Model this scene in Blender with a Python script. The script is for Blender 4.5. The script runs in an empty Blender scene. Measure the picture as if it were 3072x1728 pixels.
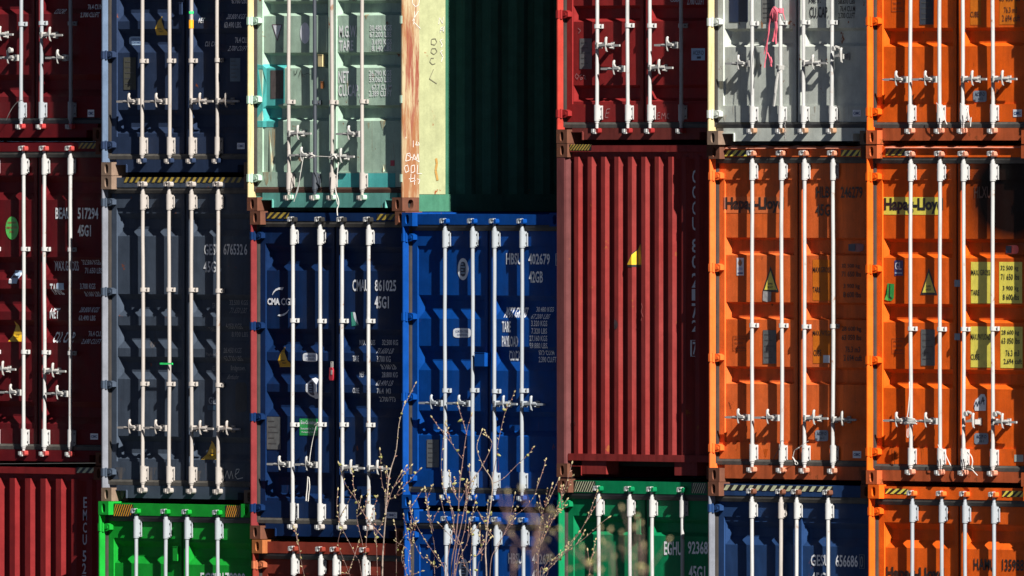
import bpy, bmesh, math, random
from mathutils import Vector, Matrix
random.seed(7)
S = bpy.context.scene
COL = S.collection
rad = math.radians

# ---------------------------------------------------------------- camera
TH = rad(55.5)                       # the stack is seen 55.5 degrees off its face, from far to the right
FX = 82896.0                         # focal length in photograph pixels (3072 wide)
FWD = Vector((-math.sin(TH), math.cos(TH), 0))
RGT = Vector((math.cos(TH), math.sin(TH), 0))
D0 = 240.0
CZ = 5.892
CAM = -D0 * FWD - 0.388 * RGT
CAM.z = CZ
HY = 500.0                           # horizon line of the picture
cd = bpy.data.cameras.new('camera')
cd.sensor_width = 36; cd.lens = 36 * FX / 3072
cd.shift_y = -(864 - HY) / 3072
cd.clip_start = 1; cd.clip_end = 5000
cd.dof.use_dof = True; cd.dof.focus_distance = 239; cd.dof.aperture_fstop = 13.5
co = bpy.data.objects.new('camera', cd); COL.objects.link(co)
co.location = CAM
co.rotation_euler = (math.pi / 2, 0, TH)
S.camera = co

# ---------------------------------------------------------------- light
SUN_AZ, SUN_EL = rad(76), rad(34)    # azimuth measured from the door normal towards the right
SUNV = Vector((math.sin(SUN_AZ) * math.cos(SUN_EL), -math.cos(SUN_AZ) * math.cos(SUN_EL), math.sin(SUN_EL)))
w = bpy.data.worlds.new('World'); S.world = w; w.use_nodes = True
nt = w.node_tree; bg = nt.nodes['Background']
sky = nt.nodes.new('ShaderNodeTexSky'); sky.sky_type = 'NISHITA'; sky.sun_disc = False
sky.sun_elevation = SUN_EL; sky.sun_rotation = math.atan2(SUNV.x, SUNV.y)
sky.air_density = 0.12; sky.dust_density = 0.05; sky.ozone_density = 1.0
nt.links.new(sky.outputs[0], bg.inputs[0]); bg.inputs[1].default_value = 0.05
ld = bpy.data.lights.new('sun', 'SUN'); ld.energy = 5.0; ld.angle = rad(0.5); ld.color = (1, .955, .88)
lo = bpy.data.objects.new('sun', ld); COL.objects.link(lo)
lo.rotation_euler = (-SUNV).to_track_quat('-Z', 'Y').to_euler()
S.view_settings.view_transform = 'Standard'; S.view_settings.look = 'None'
S.view_settings.exposure = 1.15; S.view_settings.gamma = 1
S.cycles.max_bounces = 6

# ---------------------------------------------------------------- picture -> place
def P2W(X, Y, yw):
    d = FWD + RGT * ((X - 1536) / FX)
    t = (yw - CAM.y) / d.y
    return Vector((CAM.x + t * d.x, yw, CZ - (Y - HY) / FX * t))
CROP = dict(A=(0, 0, 2.415), B=(0, 500, 2.415), C=(0, 1100, 2.3075), D=(700, 0, 2.229), E=(700, 600, 2.635), F=(700, 1128, 2.415),
            G=(1180, 600, 2.744), H=(1180, 1128, 2.415), I=(1640, 0, 2.898), J=(1640, 400, 2.415), K=(1640, 1000, 1.99),
            L=(2100, 0, 2.898), M=(2100, 400, 2.415), N=(2100, 1000, 1.99), O=(2560, 0, 2.898), P=(2560, 400, 2.414),
            Q=(2560, 1000, 1.99), R=(250, 500, 2.898), S=(250, 1000, 1.99), a=(0, 600, 3.15), b=(560, 860, 3.814),
            c=(2040, 480, 2.337), d=(200, 1380, 4.163), e=(740, 1560, 5.367), f=(1200, 1500, 4.6), g=(760, 880, 3.917),
            h=(2860, 740, 3.62), i=(1160, 0, 2.264), j=(2190, 0, 3.449), k=(1700, 1380, 4.164), l=(2120, 1420, 4.704),
            m=(290, 0, 4.391), n=(2560, 560, 3.294), o=(2640, 1150, 3.917), p=(2150, 1180, 5.175), X=(0, 0, 1))
def q(cr, x, y):
    a = CROP[cr]; return a[0] + x / a[2], a[1] + y / a[2]

# ---------------------------------------------------------------- mesh helpers
class MB:
    def __init__(s): s.v = []; s.f = []; s.m = []; s.sm = []
    def add(s, vs, fs, mi=0, smooth=False):
        b = len(s.v); s.v += [tuple(p) for p in vs]
        for f in fs: s.f.append(tuple(b + i for i in f)); s.m.append(mi); s.sm.append(smooth)
    def quad(s, *p, mi=0): s.add(p, [tuple(range(len(p)))], mi)
    def box(s, x0, x1, y0, y1, z0, z1, mi=0):
        v = [(x, y, z) for z in (z0, z1) for y in (y0, y1) for x in (x0, x1)]
        s.add(v, [(0, 2, 3, 1), (4, 5, 7, 6), (0, 1, 5, 4), (1, 3, 7, 5), (3, 2, 6, 7), (2, 0, 4, 6)], mi)
    def prism(s, poly, z0, z1, mi=0, ax='z', smooth=False):          # poly counter-clockwise seen from +axis
        n = len(poly)
        def P(u, v, t): return (u, v, t) if ax == 'z' else ((u, t, v) if ax == 'y' else (t, u, v))
        vs = [P(u, v, z0) for u, v in poly] + [P(u, v, z1) for u, v in poly]
        s.add(vs, [(i, (i + 1) % n, n + (i + 1) % n, n + i) for i in range(n)], mi, smooth)
        s.add(vs, [tuple(range(n))[::-1], tuple(range(n, 2 * n))], mi)
    def tube(s, pts, rads, n=10, mi=0, cap=True):
        pts = [Vector(p) for p in pts]; N = len(pts); rings = []
        up = None
        for i, p in enumerate(pts):
            t = (pts[min(i + 1, N - 1)] - pts[max(i - 1, 0)]).normalized()
            if up is None:
                up = Vector((0, -1, 0)) if abs(t.y) < .9 else Vector((1, 0, 0))
            u = (up - t * up.dot(t)).normalized(); up = u; vv = t.cross(u)
            r = rads[i] if isinstance(rads, (list, tuple)) else rads
            rings.append([p + (u * math.cos(2 * math.pi * k / n) + vv * math.sin(2 * math.pi * k / n)) * r for k in range(n)])
        vs = [p for r in rings for p in r]
        fs = [(i * n + k, i * n + (k + 1) % n, (i + 1) * n + (k + 1) % n, (i + 1) * n + k) for i in range(N - 1) for k in range(n)]
        s.add(vs, fs, mi, True)
        if cap: s.add(vs, [tuple(range(n))[::-1], tuple(range((N - 1) * n, N * n))], mi)
    def ring(s, O, U, V, W, Hh, cu, cv, ru, rv, nin, dep, mi=0, mh=1, N=24, sup=2.6):
        O, U, V, nin = Vector(O), Vector(U), Vector(V), Vector(nin)
        ang = sorted(set([2 * math.pi * k / N for k in range(N)] + [math.atan2(b - cv, a - cu) % (2 * math.pi) for a in (0, W) for b in (0, Hh)]))
        outer, inner = [], []
        for a in ang:
            c, sn = math.cos(a), math.sin(a)
            t = min([(W - cu) / c if c > 1e-9 else 9, -cu / c if c < -1e-9 else 9, (Hh - cv) / sn if sn > 1e-9 else 9, -cv / sn if sn < -1e-9 else 9])
            outer.append(O + U * (cu + t * c) + V * (cv + t * sn))
            k = (abs(c / ru) ** sup + abs(sn / rv) ** sup) ** (-1 / sup)
            inner.append(O + U * (cu + k * c) + V * (cv + k * sn))
        n = len(ang); deep = [p + nin * dep for p in inner]
        s.add(outer + inner, [(i, (i + 1) % n, n + (i + 1) % n, n + i) for i in range(n)], mi)
        s.add(inner + deep, [(i, (i + 1) % n, n + (i + 1) % n, n + i) for i in range(n)], mi)
        s.add(deep, [tuple(range(n))], mh)
    def mesh(s, name, fix=True):
        me = bpy.data.meshes.new(name); me.from_pydata(s.v, [], s.f)
        me.polygons.foreach_set('material_index', s.m); me.polygons.foreach_set('use_smooth', s.sm)
        if fix:
            bm = bmesh.new(); bm.from_mesh(me)
            bmesh.ops.remove_doubles(bm, verts=bm.verts, dist=1e-6)
            bmesh.ops.recalc_face_normals(bm, faces=bm.faces); bm.to_mesh(me); bm.free()
            if any(s.sm): me.set_sharp_from_angle(angle=rad(38))
        return me

def obj(name, me, mats, parent=None, loc=(0, 0, 0)):
    if isinstance(me, MB): me = me.mesh(name)
    if not isinstance(mats, (list, tuple)): mats = [mats]
    while len(me.materials) < len(mats): me.materials.append(None)
    o = bpy.data.objects.new(name, me); COL.objects.link(o)
    for i, m in enumerate(mats):
        o.material_slots[i].link = 'OBJECT'; o.material_slots[i].material = m
    o.location = loc
    if parent: o.parent = parent
    return o
def thing(name, label, cat, loc=(0, 0, 0), group=None):
    o = bpy.data.objects.new(name, None); COL.objects.link(o); o.location = loc; o.empty_display_size = .2
    o['label'] = label; o['category'] = cat
    if group: o['group'] = group
    return o
def struct(o): o['kind'] = 'structure'; return o
_cache = {}
def cached(key, fn):
    if key not in _cache: _cache[key] = fn()
    return _cache[key]

# ---------------------------------------------------------------- materials
class NT:
    def __init__(s, name):
        s.mat = bpy.data.materials.new(name); s.mat.use_nodes = True
        s.t = s.mat.node_tree; s.b = s.t.nodes['Principled BSDF']; s.tc = s.t.nodes.new('ShaderNodeTexCoord')
    def n(s, ty, **kw):
        o = s.t.nodes.new('ShaderNode' + ty)
        for k, v in kw.items():
            if k in o.inputs: o.inputs[k].default_value = v
            else: setattr(o, k, v)
        return o
    def l(s, a, b): s.t.links.new(a, b)
    def noise(s, scale, detail=5, rough=.55, sc=(1, 1, 1), off=(0, 0, 0)):
        mp = s.n('Mapping'); mp.inputs['Scale'].default_value = sc; mp.inputs['Location'].default_value = off
        s.l(s.tc.outputs['Object'], mp.inputs[0])
        o = s.n('TexNoise', Scale=scale, Detail=detail, Roughness=rough); s.l(mp.outputs[0], o.inputs['Vector'])
        return o.outputs['Fac']
    def ramp(s, src, a, b, c0=0., c1=1.):
        o = s.n('MapRange'); o.clamp = True
        for i, v in enumerate((a, b, c0, c1)): o.inputs[i + 1].default_value = v
        s.l(src, o.inputs[0]); return o.outputs[0]
    def mix(s, fac, a, b, bt='MIX'):
        o = s.n('Mix', data_type='RGBA', blend_type=bt)
        for sock, v in ((o.inputs[0], fac), (o.inputs[6], a), (o.inputs[7], b)):
            if isinstance(v, bpy.types.NodeSocket): s.l(v, sock)
            elif isinstance(v, (int, float)): sock.default_value = v
            else: sock.default_value = (*v[:3], 1)
        return o.outputs[2]
    def math(s, op, a, b):
        o = s.n('Math', operation=op)
        for i, v in enumerate((a, b)):
            if isinstance(v, bpy.types.NodeSocket): s.l(v, o.inputs[i])
            else: o.inputs[i].default_value = v
        return o.outputs[0]
    def grey(s, v):
        o = s.n('CombineColor')
        for i in range(3): s.l(v, o.inputs[i])
        return o.outputs[0]
    def bump(s, h, strength=.2, dist=.02):
        o = s.n('Bump', Strength=strength, Distance=dist); s.l(h, o.inputs['Height']); s.l(o.outputs[0], s.b.inputs['Normal'])

_seed = [0]
RUST = (.16, .045, .015)
def paint(name, col, rust=.3, fade=.25, streak=.35, rough=.5, rustcol=RUST, soot=None):
    s = NT(name); _seed[0] += 1; of = (_seed[0] * 3.7, _seed[0] * 1.3, _seed[0] * 2.1)
    big = s.noise(1.1, 4, .6, off=of); mid = s.noise(7, 6, .6, off=of); fine = s.noise(70, 3, .6, off=of)
    stk = s.noise(1, 5, .65, sc=(16, 16, .9), off=of)
    lum = sum(col) / 3
    pale = tuple(c * .92 + lum * .09 + .008 for c in col)
    c = s.mix(s.ramp(big, .35, .7, 0, fade), col, pale)
    v = s.math('MULTIPLY', s.ramp(mid, .3, .7, .84, 1.12), s.ramp(fine, .3, .7, .93, 1.06))
    v = s.math('MULTIPLY', v, s.ramp(stk, .5, .72, 1, 1 - streak * .55))
    c = s.mix(1., c, s.grey(v), 'MULTIPLY')
    if rust > 0:
        rn = s.noise(5.5, 10, .68, off=of); rn2 = s.noise(2, 4, .65, sc=(9, 9, .8), off=of)
        th = .70 - .13 * rust
        f = s.math('MAXIMUM', s.ramp(rn, th, th + .035), s.math('MULTIPLY', s.ramp(rn2, th + .01, th + .14), .55))
        c = s.mix(f, c, s.mix(fine, rustcol, tuple(x * 1.6 for x in rustcol)))
        sc_ = s.noise(3, 8, .7, sc=(5, 5, 40), off=of)
        c = s.mix(s.ramp(sc_, .70, .76, 0, .5), c, tuple(min(1, x * 1.5 + .04) for x in col))
    if soot:
        mp = s.n('VectorMath', operation='SUBTRACT'); s.l(s.tc.outputs['Object'], mp.inputs[0]); mp.inputs[1].default_value = soot[:3]
        m2 = s.n('VectorMath', operation='MULTIPLY'); s.l(mp.outputs[0], m2.inputs[0]); m2.inputs[1].default_value = (1 / soot[3], .0, 1 / soot[4])
        ln = s.n('VectorMath', operation='LENGTH'); s.l(m2.outputs[0], ln.inputs[0])
        d = s.math('ADD', ln.outputs['Value'], s.math('MULTIPLY', s.math('SUBTRACT', big, .5), .5))
        c = s.mix(s.ramp(d, .62, 1.3, .99, 0), c, (.0022, .002, .002))
    s.l(c, s.b.inputs['Base Color'])
    s.l(s.ramp(mid, .3, .7, rough - .08, rough + .14), s.b.inputs['Roughness']); s.b.inputs['Specular IOR Level'].default_value = .05
    h = s.math('ADD', s.noise(3.2, 3, .5, off=of), s.math('MULTIPLY', fine, .06))
    s.bump(h, .35, .02)
    return s.mat
def plain(name, col, rough=.5, metal=0., var=.15, scale=20, bump=.1):
    s = NT(name); n = s.noise(scale, 5, .6)
    v = s.ramp(n, .3, .7, 1 - var, 1 + var)
    s.l(s.mix(1., col, s.grey(v), 'MULTIPLY'), s.b.inputs['Base Color'])
    s.b.inputs['Roughness'].default_value = rough; s.b.inputs['Metallic'].default_value = metal
    if bump: s.bump(n, bump, .004)
    return s.mat
def metalpaint(name, col, dirt=.4, rust=.25):
    s = NT(name); n = s.noise(9, 6, .65); st = s.noise(1.5, 6, .7, sc=(30, 30, 3)); fn = s.noise(160, 2)
    v = s.math('MULTIPLY', s.ramp(st, .45, .75, 1, 1 - dirt * .5), s.ramp(fn, .3, .7, .92, 1.06))
    c = s.mix(1., col, s.grey(v), 'MULTIPLY')
    c = s.mix(s.ramp(n, .68 - .1 * rust, .76 - .1 * rust, 0, .8), c, (.2, .1, .05))
    s.l(c, s.b.inputs['Base Color']); s.b.inputs['Roughness'].default_value = .5
    s.bump(n, .25, .004); return s.mat
def ink(name, col, base, wear=.2):
    s = NT(name); n = s.noise(38, 6, .7); n2 = s.noise(4, 4, .6)
    f = s.math('MULTIPLY', s.ramp(n, .56, .70), s.ramp(n2, .3, .7, wear * .6, wear * 1.8))
    c = s.mix(f, col, base); s.l(c, s.b.inputs['Base Color']); s.b.inputs['Roughness'].default_value = .6
    return s.mat

RUBBER = plain('black_rubber', (.012, .012, .013), .6, var=.4, scale=8)
RUBBERG = plain('dusty_rubber', (.055, .05, .043), .75, var=.35, scale=10)
SIDEG = plain('side_rubber', (.022, .017, .014), .7, var=.5, scale=5)
DARK = plain('dark_hole', (.008, .007, .006), .9, bump=0)
VOID = plain('hole_rim_shade', (.012, .010, .009), .9, bump=0)
WHITE = metalpaint('white_bar_paint', (.365, .365, .36), .6, .55)
CREAM = metalpaint('cream_bar_paint', (.325, .295, .272), .5, .5)
GALV = metalpaint('galvanised_bar', (.26, .285, .31), .45, 0.)
GREYBAR = metalpaint('dark_grey_bar', (.035, .042, .055), .4, .1)  # darker grey tone for one bar of the sage container
ZINC = metalpaint('zinc_handle', (.34, .335, .32), .5, .2)
BOLT = plain('dark_bolt', (.05, .05, .05), .6)
RUSTY = paint('rusted_casting', (.12, .05, .032), .9, .4, .4, .8)
PALERUST = paint('pale_rusted_casting', (.19, .13, .095), .8, .4, .4, .8)
YEL = plain('yellow_film', (.62, .37, .012), .5, var=.12)
YELP = plain('pale_yellow_film', (.78, .67, .09), .5, var=.12)
YELD = plain('dirty_yellow_film', (.38, .27, .035), .6, var=.3)
PALEST = plain('pale_stripe_film', (.50, .52, .33), .6, var=.25)
BLK = plain('black_film', (.01, .01, .011), .5)
WHT = plain('white_film', (.70, .73, .78), .5, var=.1)
LBLUE = plain('pale_blue_film', (.34, .47, .64), .5, var=.1)
BLUEF = plain('blue_film', (.012, .055, .20), .5)
GREENF = plain('green_film', (.01, .30, .06), .5)
LIME = plain('lime_film', (.10, .52, .09), .5)
NEON = plain('neon_green_tape', (.03, .75, .16), .5)
ORANGET = plain('orange_tape', (.70, .30, .01), .5)
REDF = plain('red_film', (.45, .02, .04), .5)
PLATE = plain('dull_metal_plate', (.10, .105, .105), .6, var=.25, scale=12)
PLATEB = plain('brown_plate', (.075, .06, .06), .7, var=.3)
CSC = plain('grey_blue_plate', (.22, .26, .32), .5)
NAVYF = plain('navy_film', (.008, .02, .06), .5)
TURQ = paint('turquoise_touch_up', (.075, .40, .385), .12, .2, .2)
PINK = plain('pink_tape', (.55, .10, .14), .5, var=.2)
CHALK = plain('white_chalk', (.75, .75, .72), .9)
CORDM = plain('white_cord', (.45, .435, .41), .8)
STEEL = plain('steel_wire', (.3, .29, .28), .5, .3)

# ---------------------------------------------------------------- container builder
HC, STD, WD, LN = 2.896, 2.591, 2.438, 12.192
YD, YR, FR = .085, .040, .012        # door face, locking-bar axis and panel step, all behind the front plane
YH = .055                            # header and sill face
GD = .042                            # depth of a pressed groove
PX0, PX1 = .034, 2.404
LEAF = ((PX0, 1.203), (1.235, PX1))
FW = .085                            # width of leaf frame

def casting_mesh(side):
    b = MB(); W, D, Hh = .162, .178, .118
    b.ring((0, 0, 0), (1, 0, 0), (0, 0, 1), W, Hh, W * .5, Hh * .5, .029, .042, (0, 1, 0), .05, 0, 1)
    x = W if side > 0 else 0
    b.ring((x, 0, 0), (0, 1, 0), (0, 0, 1), D, Hh, D * .5, Hh * .5, .029, .042, (-side, 0, 0), .05, 0, 1)
    xo = 0 if side > 0 else W
    b.quad((xo, 0, 0), (xo, D, 0), (xo, D, Hh), (xo, 0, Hh))
    b.quad((0, 0, 0), (W, 0, 0), (W, D, 0), (0, D, 0)); b.quad((0, 0, Hh), (W, 0, Hh), (W, D, Hh), (0, D, Hh))
    b.quad((0, D, 0), (W, D, 0), (W, D, Hh), (0, D, Hh))
    return b.mesh('corner_casting')
def bracket_mesh(h, long):
    b = MB(); r = .0265; pts = []
    for k in range(9):
        a = math.pi * (1 + k / 8); pts.append((r * math.cos(a), r * .95 * math.sin(a)))
    pts += [(r, .053), (-r, .053)]
    if long:
        b.prism(pts, -h / 2, h / 2, smooth=True)
        b.box(.018, .041, .024, .034, -h * .42, h * .40)
        for z in (-h * .28, h * .28): b.box(.027, .036, .018, .030, z - .007, z + .007, 1)
        b.tube([(0, 0, -h / 2 - .012), (0, 0, -h / 2 + .002)], .0255, 12); b.tube([(0, 0, h / 2 - .002), (0, 0, h / 2 + .008)], .0255, 12)
    else:
        b.prism([(x * 1.03, y) for x, y in pts], -h / 2, h / 2, smooth=True)
        b.box(.018, .043, .020, .032, -h * .55, h * .5); b.box(.027, .038, .012, .026, -.007, .007, 1)
    return b.mesh('guide_bracket')
def cam_mesh(up):
    b = MB(); k = 1 if up else -1
    b.box(-.036, -.006, -.036, .012, -.016, .018 if up else .016)
    b.box(-.012, .026, -.036, -.004, *(sorted((k * .012, k * .026))))
    b.box(-.006, .016, -.028, .012, -.012, .012)
    b.box(-.043, -.030, -.03, -.01, *(sorted((k * .0, k * .022))))
    return b.mesh('cam_end')
def keeper_mesh():
    b = MB()
    b.prism([(.004, -.020), (.046, -.020), (.054, -.010), (.054, .012), (.044, .022), (.004, .022)], -.026, .014, ax='y')
    b.box(-.03, .006, -.004, .014, -.024, .026)
    return b.mesh('cam_keeper')
def handle_mesh(s, broken=False):
    b = MB()
    def bx(x0, x1, *a, mi=0):
        x0, x1 = sorted((s * x0, s * x1)); b.box(x0, x1, *a, mi=mi)
    bx(.014, .050, -.030, .022, -.027, .027); bx(.020, .038, -.036, -.030, -.010, .010, mi=1)
    bx(.045, .085, -.022, -.004, -.016, .014)
    b.tube([(s * .08, -.016, 0), (s * .14, -.018, 0), (s * .22, -.020, 0), (s * .262, -.020, 0)], [.0125, .0155, .0145, .011], 8)
    b.prism([(s * .26, -.0105), (s * .375, -.0085), (s * .375, .0085), (s * .26, .0105)], -.026, -.012, 0, ax='y')
    return b.mesh('handle')
def catch_mesh(s, ring=False):
    b = MB(); x = .175
    b.tube([(s * x, -.012, -.052), (s * x, -.022, -.044), (s * x, -.026, -.02), (s * x, -.026, .012), (s * x, -.028, .040), (s * x, -.026, .062), (s * x, -.018, .072)], [.007, .009, .010, .0115, .0125, .0125, .009], 8)
    b.box(*(sorted((s * (x - .010), s * (x + .012)))), -.012, .052, -.022, .020)
    b.prism([(s * .085, -.006), (s * .165, -.004), (s * .178, .040), (s * .166, .042), (s * .145, .020), (s * .085, .010)], -.036, -.020, ax='y')
    b.box(*(sorted((s * (x - .022), s * (x + .022)))), .040, .053, -.03, .03)
    if ring:
        b.tube([(s * (x - .02), -.03, .072), (s * (x - .055), -.04, .082), (s * (x - .075), -.044, .066)], [.012, .013, .012], 8)
        b.tube([(s * (x - .075), -.058, .066), (s * (x - .075), -.028, .066)], .022, 12)
    return b.mesh('handle_catch')
def hinge_mesh(s, width=WD):
    b = MB(); X = (lambda x: x) if s > 0 else (lambda x: width - x)
    def bx(x0, x1, *a): b.box(*sorted((X(x0), X(x1))), *a)
    bx(.003, .030, -.006, .052, -.034, .034)
    pl = [(X(.022), -.034), (X(.080), -.034), (X(.118), -.020), (X(.118), .020), (X(.080), .034), (X(.022), .034)]
    b.prism(pl, .040, .083, ax='y')
    pl = [(X(.036), -.015), (X(.072), -.015), (X(.094), -.008), (X(.094), .008), (X(.072), .015), (X(.036), .015)]
    b.prism(pl, .034, .0395, ax='y')
    b.tube([(X(.034), .028, -.040), (X(.034), .028, .040)], .011, 8)
    return b.mesh('hinge')
def post_mesh(s, h0, h1):
    b = MB(); pr = [(0, .179), (0, .004), (.005, .0005), (.019, .0005), (.026, .010), (.030, .055), (.0335, .058), (.0335, .13), (.06, .13), (.06, .179)]
    if s < 0: pr = [(WD - x, y) for x, y in pr][::-1]
    b.prism(pr[::-1] if s > 0 else pr[::-1], h0, h1)
    return b.mesh('corner_post')
def side_mesh(H, s):
    b = MB(); x = WD - .004; prof = [(x, .179), (x, .46)]
    y = .46; st = ((.068, .036), (.07, .036), (.068, 0), (.072, 0))
    while y < LN - .5:
        for dy, dx in st: y += dy; prof.append((x - dx, y))
    prof.append((x, LN - .18))
    if s < 0: prof = [(WD - a, c) for a, c in prof]
    z0, z1 = .147, H - .06
    n = len(prof); vs = [(a, c, z0) for a, c in prof] + [(a, c, z1) for a, c in prof]
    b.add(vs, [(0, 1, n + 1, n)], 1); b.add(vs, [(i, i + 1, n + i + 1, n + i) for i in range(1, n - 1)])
    X = (lambda a: a) if s > 0 else (lambda a: WD - a)
    b.box(*sorted((X(x - .045), X(x - .004))), .179, LN - .179, .085, .147); b.box(*sorted((X(x - .06), X(x + .001))), .179, LN - .179, -.0035, .085)
    b.box(*sorted((X(x - .06), X(x + .001))), .179, LN - .179, H - .06, H)
    return b.mesh('side_panel')
def leaf_mesh(c, li):
    b = MB(); xa, xb = LEAF[li]; z0, z1 = c['zdoor']
    il = xa + (FW if li == 0 else .045); ir = xb - (.045 if li == 0 else FW)
    y, yp = YD, YD + FR
    zl, zt = c['ledge']
    b.quad((xa, y, z0), (xb, y, z0), (xb, y, zl), (xa, y, zl)); b.quad((xa, y, zt), (xb, y, zt), (xb, y, z1), (xa, y, z1))
    b.quad((xa, y, zl), (il, y, zl), (il, y, zt), (xa, y, zt)); b.quad((ir, y, zl), (xb, y, zl), (xb, y, zt), (ir, y, zt))
    b.quad((il, y, zl), (ir, y, zl), (ir, yp, zl), (il, yp, zl)); b.quad((il, y, zt), (ir, y, zt), (ir, yp, zt), (il, yp, zt))
    b.quad((il, y, zl), (il, yp, zl), (il, yp, zt), (il, y, zt)); b.quad((ir, y, zl), (ir, yp, zl), (ir, yp, zt), (ir, y, zt))
    cur = zt
    gx0, gx1, sx = il + .004, ir - .004, .045
    yg = yp + GD
    b.quad((il, yp, zl), (gx0, yp, zl), (gx0, yp, zt), (il, yp, zt)); b.quad((gx1, yp, zl), (ir, yp, zl), (ir, yp, zt), (gx1, yp, zt))
    for (g1, g2, g3, g4) in c['gz']:
        if g1 > cur: continue
        b.quad((gx0, yp, g1), (gx1, yp, g1), (gx1, yp, cur), (gx0, yp, cur))
        A = [(gx0, yp, g1), (gx1, yp, g1), (gx1, yp, g4), (gx0, yp, g4)]; Bq = [(gx0 + sx, yg, g2), (gx1 - sx, yg, g2), (gx1 - sx, yg, g3), (gx0 + sx, yg, g3)]
        for i in range(4): b.quad(A[i], A[(i + 1) % 4], Bq[(i + 1) % 4], Bq[i])
        b.quad(*Bq); cur = g4
    b.quad((gx0, yp, zl), (gx1, yp, zl), (gx1, yp, cur), (gx0, yp, cur))
    for p in (((xa, y, z0), (xa, .15, z0), (xa, .15, z1), (xa, y, z1)), ((xb, y, z0), (xb, .15, z0), (xb, .15, z1), (xb, y, z1)),
              ((xa, y, z0), (xb, y, z0), (xb, .15, z0), (xa, .15, z0)), ((xa, y, z1), (xb, y, z1), (xb, .15, z1), (xa, .15, z1))): b.quad(*p)
    me = b.mesh('door_leaf')
    return me

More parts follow.
